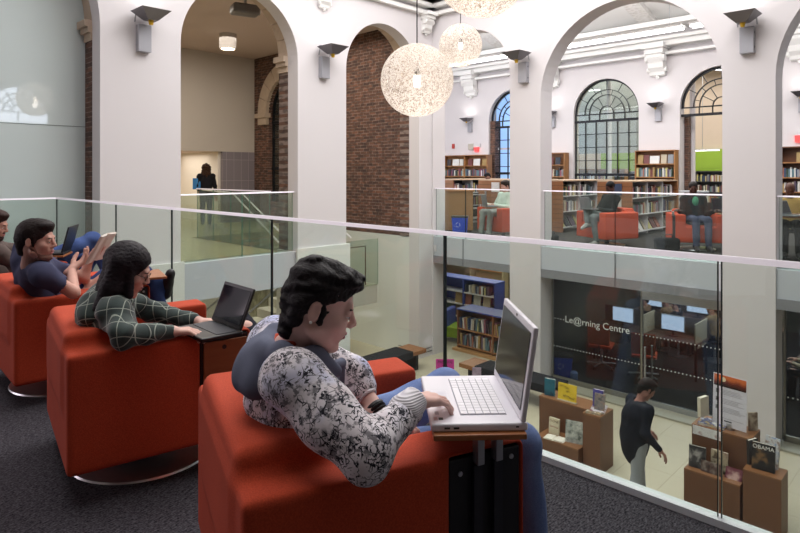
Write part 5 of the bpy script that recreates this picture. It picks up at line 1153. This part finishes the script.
# stepped display units ---------------------------------------------------------------
def unit(label, boxes):
    o = thing('book_display_unit', label, 'display unit', (boxes[0][0], boxes[0][2], GZ), 0); ox, oy = boxes[0][0], boxes[0][2]
    for (a, b, c, d, zt) in boxes:
        bd = MB().box(a-ox, b-ox, c-oy, d-oy, 0, zt-GZ-.02).build('plinth_box', CHERRY, o, bevel=.002); MB().box(a-ox, b-ox, c-oy, d-oy, zt-GZ-.02, zt-GZ).build('plinth_top', CHERRYX, bd, bevel=.002)
    return o
unit('stepped wooden book display unit at the left of the walking man', [(-4.62, -3.96, 7.60, 7.95, -2.37), (-4.78, -3.95, 7.955, 8.32, -1.93), (-3.945, -3.69, 7.70, 8.10, -1.88)])
unit('stepped wooden book display unit at the right with the poster', [(-2.62, -2.0, 7.72, 8.0, -2.20), (-2.62, -1.95, 8.005, 8.40, -1.74), (-1.96, -1.58, 7.68, 8.0, -1.97)])
def cover_mat(name, cols, scale=10, seed=0):
    if name in MATS: return MATS[name]
    t = NT(name); mp = t.N('Mapping', {'Vector': t.co(), 'Location': (seed, seed*2.1, seed*.7)}); n = t.noise(scale, 3, mp.outputs[0]); r = t.N('ValToRGB', {0: n}); e = r.color_ramp.elements
    r.color_ramp.interpolation = 'EASE'
    for i, c in enumerate(cols):
        pos = .32+.36*i/(max(1, len(cols)-1))
        if i < 2: e[i].position = pos; e[i].color = lin(c)
        else: x = e.new(pos); x.color = lin(c)
    t.set(color=r.outputs[0], rough=.3); MATS[name] = t.m; return t.m
PGS = plain('page_edges', '#e4ddd0', .8, var=.05, scale=60)
def dbook(label, pos, rz, w_, h, th, mat, tilt=0, texts=(), flat=False, name='book', col2=None):
    """a display book: front cover faces local -y; parts page_block, cover"""
    t_ = thing(name, label, 'book', pos, rz)
    R = Matrix.Rotation(tilt, 4, 'X') if not flat else Matrix.Rotation(PI/2*-1, 4, 'X') @ Matrix.Translation((0, -th, -h/2))
    MB().box(-w_/2+.004, w_/2-.004, .003, th-.003, .004, h-.004, R).build('page_block', PGS, t_)
    cv = MB().box(-w_/2, w_/2, 0, .003, 0, h, R).box(-w_/2, w_/2, th-.003, th, 0, h, R).box(-w_/2, -w_/2+.003, 0, th, 0, h, R).build('cover', mat, t_)
    for (s_, sz, zz, m_) in texts:
        M = R @ Matrix.Translation((0, -.001, zz)) @ Matrix.Rotation(PI/2, 4, 'X'); text_part('title', s_, sz, m_, cv, M, align='CENTER')
    return t_
WHT = plain('print_white', '#f0f0ee', .5); PRED = plain('print_red', '#8e3038', .5)
# left unit
dbook('tall teal book standing at the back left of the left display', (-4.66, 8.05, -1.93), .25, .16, .25, .035, cover_mat('cov_teal', ['#174f66', '#1f6e86', '#1b5a70'], 6, 1), -.05)
ys = thing('yellow_sign', 'yellow card with handwriting standing on the left display', 'sign', (-4.36, 8.02, -1.93), .02); MB().box(-.145, .145, 0, .01, .012, .25, Matrix.Rotation(-.1, 4, 'X')).build('card', plain('yellow_card', '#e5c32e', .6), ys); MB().box(-.15, .15, -.015, .03, 0, .014).build('card_holder', plain('clear_holder', '#c9c4b0', .3), ys)
wr_ = MB(); random.seed(5)
for (x0, x1, z0) in ((-.12, .03, .20), (-.02, .04, .135), (-.06, .12, .07)):
    pts = []; n = int((x1-x0)/.006)
    for i in range(n+1): pts.append((x0+(x1-x0)*i/n, -.004+z0*.1-.0*i, z0+.018*math.sin(i*1.35)*(.6+.4*math.sin(i*.47))+.012*math.sin(i*.2)))
    wr_.tube(pts, .0022, 5)
wr_.build('handwriting', BLACK, ys)
dbook('violet book standing on the right box of the left display', (-3.85, 7.96, -1.86), .1, .15, .24, .035, cover_mat('cov_violet', ['#4b4590', '#5b55a8', '#6a4a55'], 5, 2), -.08)
dbook('grey speckled book leaning in front of the violet book', (-3.79, 7.87, -1.86), .1, .14, .22, .03, cover_mat('cov_speck', ['#57545a', '#8b8583', '#b08a74'], 22, 3), -.15)
dbook('colourful red and white book lying on the left display', (-3.83, 7.95, -1.88), .3, .20, .30, .022, cover_mat('cov_redwhite', ['#7d3348', '#c9c5cc', '#8a3a3a'], 9, 4), flat=True)
dbook('cream and brown picture book lying at the front of the right box', (-3.82, 7.77, -1.88), .2, .2, .10, .02, cover_mat('cov_cream', ['#d9d0bd', '#7a6550', '#b9a078'], 14, 5), flat=True)
dbook('cream novel with a red band standing on the lower left display step', (-4.45, 7.80, -2.37), .0, .16, .23, .03, cover_mat('cov_novel', ['#d8cdb0', '#e4dac2'], 4, 6), -.08, texts=(('DONE', .05, .17, plain('print_brown', '#6d5a48', .6)), ('Gatherings', .032, .10, PRED)))
dbook('large silver grey picture book standing on the lower step', (-4.10, 7.74, -2.37), .25, .24, .30, .02, cover_mat('cov_silver', ['#5f6a68', '#aeb4b0', '#d5d8d4'], 16, 7), -.1)
ob = thing('open_book', 'open blank book lying on the lower left display step', 'book', (-4.36, 7.68, -2.37), .15); MB().prism([(0, .004), (-.02, .022), (-.13, .016), (-.15, .003), (0, 0)], -.08, .08, 'XZ').build('left_pages', PGS, ob); MB().prism([(0, .004), (.02, .022), (.13, .016), (.15, .003), (0, 0)], -.08, .08, 'XZ').build('right_pages', PGS, ob)
tag(MB().box(-.07, .07, -.035, .035, 0, .004).build('green_card', plain('lime_card', '#7fd63c', .5), None, (-4.18, 7.90, -2.366), -.1), 'bright green card behind the open book', 'card')
# right unit
dbook('cream book seen end on at the back left of the right display', (-2.50, 8.12, -1.65), 1.3, .17, .24, .045, cover_mat('cov_ivory', ['#d4cbb8', '#e2dbca'], 5, 8), -.02)
dbook('magazine stack topped in yellow and blue on the right display', (-2.42, 8.15, -1.74), .1, .30, .22, .03, cover_mat('cov_yb', ['#c8a93c', '#34407c', '#d8d4cc'], 12, 9), flat=True)
dbook('white sheet of portraits hanging at the top left of the right display', (-2.44, 8.0, -1.86), 0, .34, .11, .006, cover_mat('cov_sheet', ['#d9d8dc', '#e8e7ea', '#8a4a3c'], 7, 10), name='brochure')
dbook('black portrait book standing at the left of the right display', (-2.50, 7.82, -2.20), .1, .19, .26, .03, cover_mat('cov_portrait', ['#17161a', '#3a383c', '#a8a5a3'], 11, 11), -.1)
dbook('tan figured book standing right of the black portrait book', (-2.27, 7.88, -2.20), -.05, .19, .26, .025, cover_mat('cov_tan', ['#5b4a3a', '#b9ab92', '#8d6f63'], 13, 12), -.05)
dbook('brown patterned book leaning in front of the tan book', (-2.33, 7.79, -2.20), 0, .24, .13, .015, cover_mat('cov_brown', ['#3c2e2c', '#5f4a45', '#8a8078'], 20, 13), -.2)
dbook('dark red book lying low at the right of the lower step', (-2.10, 7.82, -2.20), .0, .18, .13, .02, cover_mat('cov_maroon', ['#4d1f28', '#6e3340', '#caa9a0'], 6, 14), -.45)
dbook('black book with OBAMA in white capitals on the right box', (-1.78, 7.78, -1.97), .05, .23, .30, .035, cover_mat('cov_black', ['#131318', '#1f1f25', '#7a5b3c'], 9, 15), -.08, texts=(('OBAMA', .062, .235, WHT),))
dbook('dark book turned sideways behind the OBAMA book', (-1.90, 7.90, -1.97), 1.2, .16, .28, .03, cover_mat('cov_dark', ['#1d1a1c', '#2b2426'], 5, 16), -.03)
dbook('pale blue pamphlets fanned behind the OBAMA book', (-1.74, 7.93, -1.97), -.3, .16, .34, .02, cover_mat('cov_pam', ['#8ea2c4', '#d8d8d8', '#a08a80'], 18, 17), -.15, name='pamphlets')
dbook('slim book standing at the back right of the tall box', (-2.0, 8.30, -1.74), .9, .12, .22, .02, cover_mat('cov_slim', ['#6a4b3c', '#c9b9a8'], 10, 18), -.03)
po = thing('poster', 'white information poster with a sunset photo standing on the right display', 'poster', (-2.22, 8.10, -1.70), math.radians(-9)); R = Matrix.Rotation(-.05, 4, 'X')
MB().box(-.20, .20, 0, .004, 0, .62, R).build('sheet', plain('poster_white', '#dcd9e4', .5, var=.01), po)
t = NT('sunset_photo'); sp = t.N('SeparateXYZ', {0: t.co()}); n = t.noise(8, 4); r = t.N('ValToRGB', {0: t.math('ADD', t.step(sp.outputs[2], .46, .60), t.math('MULTIPLY_ADD', n, .5, -.3))}); e = r.color_ramp.elements; e[0].color = lin('#2a1512'); e[0].position = .1; e[1].color = lin('#d8703a'); e[1].position = .75; x_ = e.new(.45); x_.color = lin('#7a3320'); t.set(color=r.outputs[0], rough=.4)
ph = MB().box(-.19, .19, -.002, 0, .47, .61, R).build('sunset_photo', t.m, po); MB().cyl((-.05, -.031, .578), (-.05, -.033, .578), .028, n=20).build('sun_disc', plain('sun_disc', '#f4e3c0', .5), ph)
tx = MB(); random.seed(3)
for blk, z0 in ((0, .43), (1, .32), (2, .22), (3, .09)):
    for l in range(4 if blk < 3 else 1): z = z0-l*.017; tx.box(-.10, -.10+random.uniform(.2, .28), -.0015, 0, z, z+.004, R)
tx.build('small_print', plain('print_grey', '#8e8b96', .6), po); 
for z in (.385, .285, .185): MB().box(-.165, -.125, -.002, 0, z, z+.05, R).build('small_photo', cover_mat('tiny_photo', ['#3a2c28', '#8a8a94', '#5a3b30'], 40, 3), po)
MB().box(-.06, .03, -.002, 0, .055, .068, R).build('logo_bar', DGREY, po); MB().box(-.03, .03, .0, .10, -.04, .04).build('poster_foot', STEEL, po)
# ---------------- walking man
p = G(2.80, 7.15, GZ); J = standing(p, 82, 1.68, floor=GZ, pitch=-30, stride=.16, hands=((.24, .16, .98), (.16, -.26, .92)))
for k_ in ('neck', 'shL', 'shR'): J[k_] = J[k_]+D(82)*.06+V3((0, 0, -.03))
J['head'] = Head(J['head'].c+D(82)*.13+V3((0, 0, -.06)), 82, -35); J['girth'] = 1.2
person('man in a dark navy jacket walking past the display units', J, '#a3766a', 'short', '#1a1414', 'jacket', cloth('navy_jacket', '#171a24'), 'trousers', cloth('pale_trousers', '#9aa0a8'), vox=.008, seed=51, fine_face=False, toplen=.26)
# ---------------- learning centre
def monitor(label, loc, rz, lit=True):
    o = thing('computer_monitor', label, 'computer monitor', loc, rz); MB().box(-.015, .015, -.235, .235, .10, .42).build('casing', plain('monitor_grey', '#8c9299', .4), o, bevel=.005)
    t = MATS.get('document_screen')
    if not t:
        q = NT('document_screen'); sp = q.N('SeparateXYZ', {0: q.co()}); l = q.math('GREATER_THAN', q.noise(45, 2, q.N('Mapping', {'Vector': q.co(), 'Scale': (1, .5, 1.6)}).outputs[0]), .56)
        c = q.mix(q.math('MULTIPLY', l, .45), lin('#cfe0ff'), lin('#8aa0cc')); q.set(color=(0, 0, 0, 1)); q.l.new(c, q.b.inputs['Emission Color']); q.b.inputs['Emission Strength'].default_value = 1.5; MATS['document_screen'] = t = q.m
    MB().box(-.018, -.0155, -.222, .222, .113, .407).build('screen', t, o); MB().cyl((.01, 0, 0), (.01, 0, .14), .02, n=10).build('neck', BLACK, o); MB().cyl((.01, 0, 0), (.01, 0, .012), .10, n=20).build('foot', BLACK, o); return o
def desk(label, x0, x1, y, dividers):
    o = thing('computer_desk', label, 'desk', ((x0+x1)/2, y, GZ+.016), 0); w_ = (x1-x0)/2; MB().box(-w_, w_, -.35, .35, .70, .73).build('desk_top', plain('desk_brown', '#4b352a', .4), o); MB().box(-w_, w_, .33, .35, .73, 1.08).build('screen_panel', plain('panel_brown', '#4a4038', .8), o)
    for d in dividers: MB().box(d-(x0+x1)/2-.012, d-(x0+x1)/2+.012, -.36, .35, .62, 1.12).build('side_divider', plain('beige_divider', '#a39a86', .7), o)
    for sx in (-w_+.05, w_-.05):
        for sy in (-.3, .3): MB().box(sx-.02, sx+.02, sy-.02, sy+.02, 0, .70).build('leg', BLKM, o)
    return o
desk('front computer desk with beige dividers behind the dark glass', -6.15, -3.95, 12.75, (-5.05, -4.0)); desk('second computer desk row behind the orange chairs', -6.15, -3.0, 14.75, (-5.2, -4.0))
desk('computer desk at the right edge behind the dark glass', -2.4, -.6, 13.2, (-1.5,)); ZD = GZ+.016+.73
monitor('lit monitor behind the lettering, above the first orange chair', (-5.60, 12.78, ZD), PI/2); monitor('lit monitor above the second orange chair', (-4.55, 12.78, ZD), PI/2)
monitor('lit monitor in the rear row at the right', (-4.72, 14.8, ZD), PI/2); monitor('lit monitor in the rear row at the left', (-5.75, 14.8, ZD), PI/2); monitor('lit monitor at the right edge of the photo', (-2.2, 13.3, ZD), PI/2)
def office_chair(label, loc, rz):
    o = thing('office_chair', label, 'office chair', loc, rz); OR = cloth('orange_chair_fabric', '#b04428')
    MB().box(-.22, .22, -.23, .23, .44, .50).build('seat', OR, o, bevel=.02, seg=3); MB().box(-.26, -.22, -.22, .22, .56, .98, Matrix.Rotation(-.08, 4, 'Y')).build('backrest', OR, o, bevel=.018, seg=3)
    MB().tube([(-.1, 0, .44), (-.27, 0, .46), (-.29, 0, .62)], .015).build('back_bar', BLKM, o); MB().cyl((0, 0, .08), (0, 0, .44), .025, n=12).build('column', STEEL, o)
    for k in range(5):
        a = 2*PI*k/5+.3; c, s_ = math.cos(a), math.sin(a); MB().tube([(0, 0, .10), (.3*c, .3*s_, .065)], .018).build('base_arm', STEEL, o); MB().cyl((.3*c-.012*s_, .3*s_+.012*c, .03), (.3*c+.012*s_, .3*s_-.012*c, .03), .03, n=12).build('caster', BLACK, o)
    return o
office_chair('orange office chair at the left below the lettering', (-5.72, 12.0, GZ+.016), PI/2+.25); office_chair('orange office chair nearer the steel door handle', (-4.80, 11.95, GZ+.016), PI/2+.3)
def lcp(label, x, y, hair, hc, topc, sd, hood=False):
    J = seated(V3((x, y, 0)), 44.06*-1+0, floor=GZ+.016, lean=.06); J = seated(V3((x, y, 0)), -44.06, floor=GZ+.016, lean=.05, pitch=-15, hands=((.42, .16, .72), (.42, -.16, .72)))
    person(label, J, '#a87e6c', hair, hc, 'coat', cloth('coat_'+topc[1:], topc, .15), 'trousers', cloth('dark_trs', '#1b1c22'), vox=.014, seed=sd, fine_face=False)
    st_ = thing('office_stool', 'dark seat under the '+label, 'office chair', (x, y, GZ+.016), 0); MB().cyl((0, 0, .40), (0, 0, .455), .2, n=24).build('seat', BLACK, st_, bevel=.01); MB().cyl((0, 0, .02), (0, 0, .40), .025, n=10).build('column', STEEL, st_); MB().cyl((0, 0, 0), (0, 0, .02), .22, n=24).build('base', STEEL, st_)
lcp('person in a brown fur hooded coat at the rear left computer', -5.57, 14.0, 'short', '#2a1c16', '#6b5340', 61); lcp('person in a tan brown coat before the rear computers', -5.15, 14.2, 'short', '#241712', '#7a6248', 63)
lcp('person in a black jacket with their back to the glass', -4.85, 13.95, 'short', '#120f10', '#141418', 65); lcp('person in a khaki coat at the rear right computer', -4.15, 14.1, 'short', '#4a2f1c', '#77644a', 67)
lcp('person in a pale coat at the right edge computer', -1.95, 12.55, 'short', '#9a8f84', '#b3a68e', 69)
# ---------------- children's area
BLU = plain('blue_laminate', '#3d4f9c', .4); 
t_, M = bookcase('low blue topped bookcase nearest in the narrow ground floor opening', 2.0, .92, .55, (.12, .50), (-7.75, 10.95, GZ), -PI/2, mat=DOAK, top=BLU, bays=2)
for z in (.12, .50): book_row(M, -.95, .95, z, .30, 'books in the nearer blue topped bookcase', 'thin worn book in the nearer blue topped bookcase', th=(.03, .055), lean=.18, fill=.95)
MB().box(-.6, .12, -1.05, 1.05, 0, .05).build('plinth', plain('light_wood_base', '#b98c5c', .5), t_)
t_, M = bookcase('low blue ended bookcase further back in the narrow ground floor opening', 2.0, 1.32, .42, (.35, .68, 1.0), (-9.67, 12.35, GZ), -PI/2, mat=BLU, top=BLU, bays=2, shelfmat=WSH)
STF += book_row(M, .05, .95, 1.0, .22, '', '', th=(.03, .06), fill=.7, as_stuff=True)
for i in range(4): faceout(M, .7-.3*i, .68, .22, .27, PAL[(9, 2, 7, 4)[i]], 'picture book shown face out in the further blue bookcase', 'face out picture books in the blue bookcase')
for i in range(3): faceout(M, .1-.3*i, .35, .22, .27, PAL[(5, 12, 3)[i]], 'picture book shown face out on the lower shelf of the blue bookcase', 'low face out picture books in the blue bookcase')
t_, M = bookcase('small cream display case at the back of the children area', 1.3, 1.5, .3, (.6, 1.0), (-11.3, 15.6, GZ), -PI/2, mat=plain('cream_case', '#b9aa88', .6))
for i in range(4): faceout(M, .45-.3*i, 1.0, .24, .30, PAL[(9, 7, 2, 14)[i]], 'picture book on the cream display case at the back', 'picture books on the cream display case')
o = thing('childrens_armchair', 'blue and lime children armchair left of the blue shelves', 'armchair', (-9.2, 11.6, GZ), .3); MB().box(-.3, .3, -.3, .3, .10, .36).build('seat', plain('lime_vinyl', '#8bb02c', .5), o, bevel=.03); MB().box(-.34, -.2, -.3, .3, .10, .75).build('backrest', BLU, o, bevel=.03)
for x in (-.26, .26):
    for y in (-.26, .26): MB().cyl((x, y, 0), (x, y, .10), .02, n=8).build('foot', BLACK, o)
# ---------------- ground floor shelves seen below the lobby
t_, M = bookcase('long pale bookcase on the ground floor seen beneath the lobby floor', 3.6, 1.95, .32, (.15, .50, .85, 1.20, 1.55), (-12.6, 5.4, GZ), .55, mat=plain('pale_oak_case', '#9a7a4e', .5), shelfmat=plain('pale_oak_case', '#9a7a4e', .5), bays=3)
for z in (.50, .85, 1.20, 1.55): STF += [(m_, w_, h_, d_) for m_, w_, h_, d_ in book_row(M, -1.75, 1.75, z, .28, '', '', as_stuff=True)]
t = NT('etched_leaf_glass'); t.set(color=t.mix(t.step(t.noise(5, 5), .45, .6), lin('#8b8768'), lin('#b8b69a')), rough=.3); tag(MB().box(-.03, .03, -.9, .9, 0, 2.0).build('leaf_pattern_screen', t.m, None, (-13.2, 8.6, GZ), .55), 'olive leaf patterned screen behind the stair handrail', 'screen')
stuff_books('shelved_books', 'packed books on the distant shelves', STF)
print('BOOKS', NB[0])
# ================================================================== LIGHT AND CAMERA
def area(name, loc, rot, sx, sy, power, color=(1, 1, 1), spread=None):
    l = bpy.data.lights.new(name, 'AREA'); l.shape = 'RECTANGLE'; l.size = sx; l.size_y = sy; l.energy = power; l.color = color
    if spread: l.spread = spread
    o = bpy.data.objects.new(name, l); COL.objects.link(o); o.location = loc; o.rotation_euler = rot; return o
area('atrium_top_fill', (-5.0, 6.4, 6.6), (0, 0, 0), 7, 6, 590, (1, .985, .98))  # unseen overhead fill, added below the closed ceiling to light the atrium
area('atrium_upward_fill', (-3.2, 6.4, 5.3), (PI, 0, 0), 8, 5, 110, (1, .985, .97))  # added upward fill without a fitting, brightens the dark atrium ceiling
area('mezzanine_fill', (-3.6, .6, 6.6), (0, 0, 0), 6, 2.5, 150, (1, .96, .95))  # added fill from above for the armchairs and sitters, no fitting modelled
area('reading_room_light', (-7, 14.5, 6.4), (0, 0, 0), 16, 4, 700, (1, .985, .97))
area('reading_room_uplight', (-7, 14.0, 4.9), (PI, 0, 0), 16, 3, 700, (1, .985, .97))
area('annex_light', (-7, 22.8, 5.2), (0, 0, 0), 14, 3, 420, (1, .96, .9))
area('children_area_light', (-9.5, 13.5, -.65), (0, 0, 0), 4, 4, 75, (1, .95, .85))
area('learning_centre_light', (-3.5, 14, -.65), (0, 0, 0), 4, 4, 170, (.95, .97, 1))
area('lobby_light', (-12.5, 5, 4.7), (0, 0, 0), 3, 6, 160, (1, .92, .82))
area('stair_light', (-10.8, 8.1, 4.6), (0, 0, 0), 2, 2.5, 60, (1, .9, .78))
area('corridor_light', (-16.9, 7, 1.98), (0, 0, 0), 1.6, 3, 42, (1, .92, .80))
area('ground_left_light', (-12.5, 5.5, -.35), (0, 0, 0), 2, 4, 110, (1, .9, .72))
area('left_window_light', (-8.6, -3.2, 2.6), (0, math.radians(-90), math.radians(35)), 3, 3, 80, (1, .84, .92))
w = bpy.data.worlds.new('World'); bpy.context.scene.world = w; w.use_nodes = True
w.node_tree.nodes['Background'].inputs[0].default_value = (.75, .82, 1, 1); w.node_tree.nodes['Background'].inputs[1].default_value = .4
cam = bpy.data.cameras.new('camera'); co = bpy.data.objects.new('camera', cam); COL.objects.link(co)
co.location = (0, 0, CAMZ); co.rotation_euler = (PI/2, 0, TH); cam.sensor_width = 36; cam.lens = 27; cam.shift_y = -(266.5-173)/800; cam.clip_start = .05; cam.clip_end = 200
S = bpy.context.scene; S.camera = co; S.view_settings.view_transform = 'Standard'; S.view_settings.look = 'None'; S.view_settings.gamma = 1; S.view_settings.use_curve_mapping = False
S.view_settings.exposure = 0.1
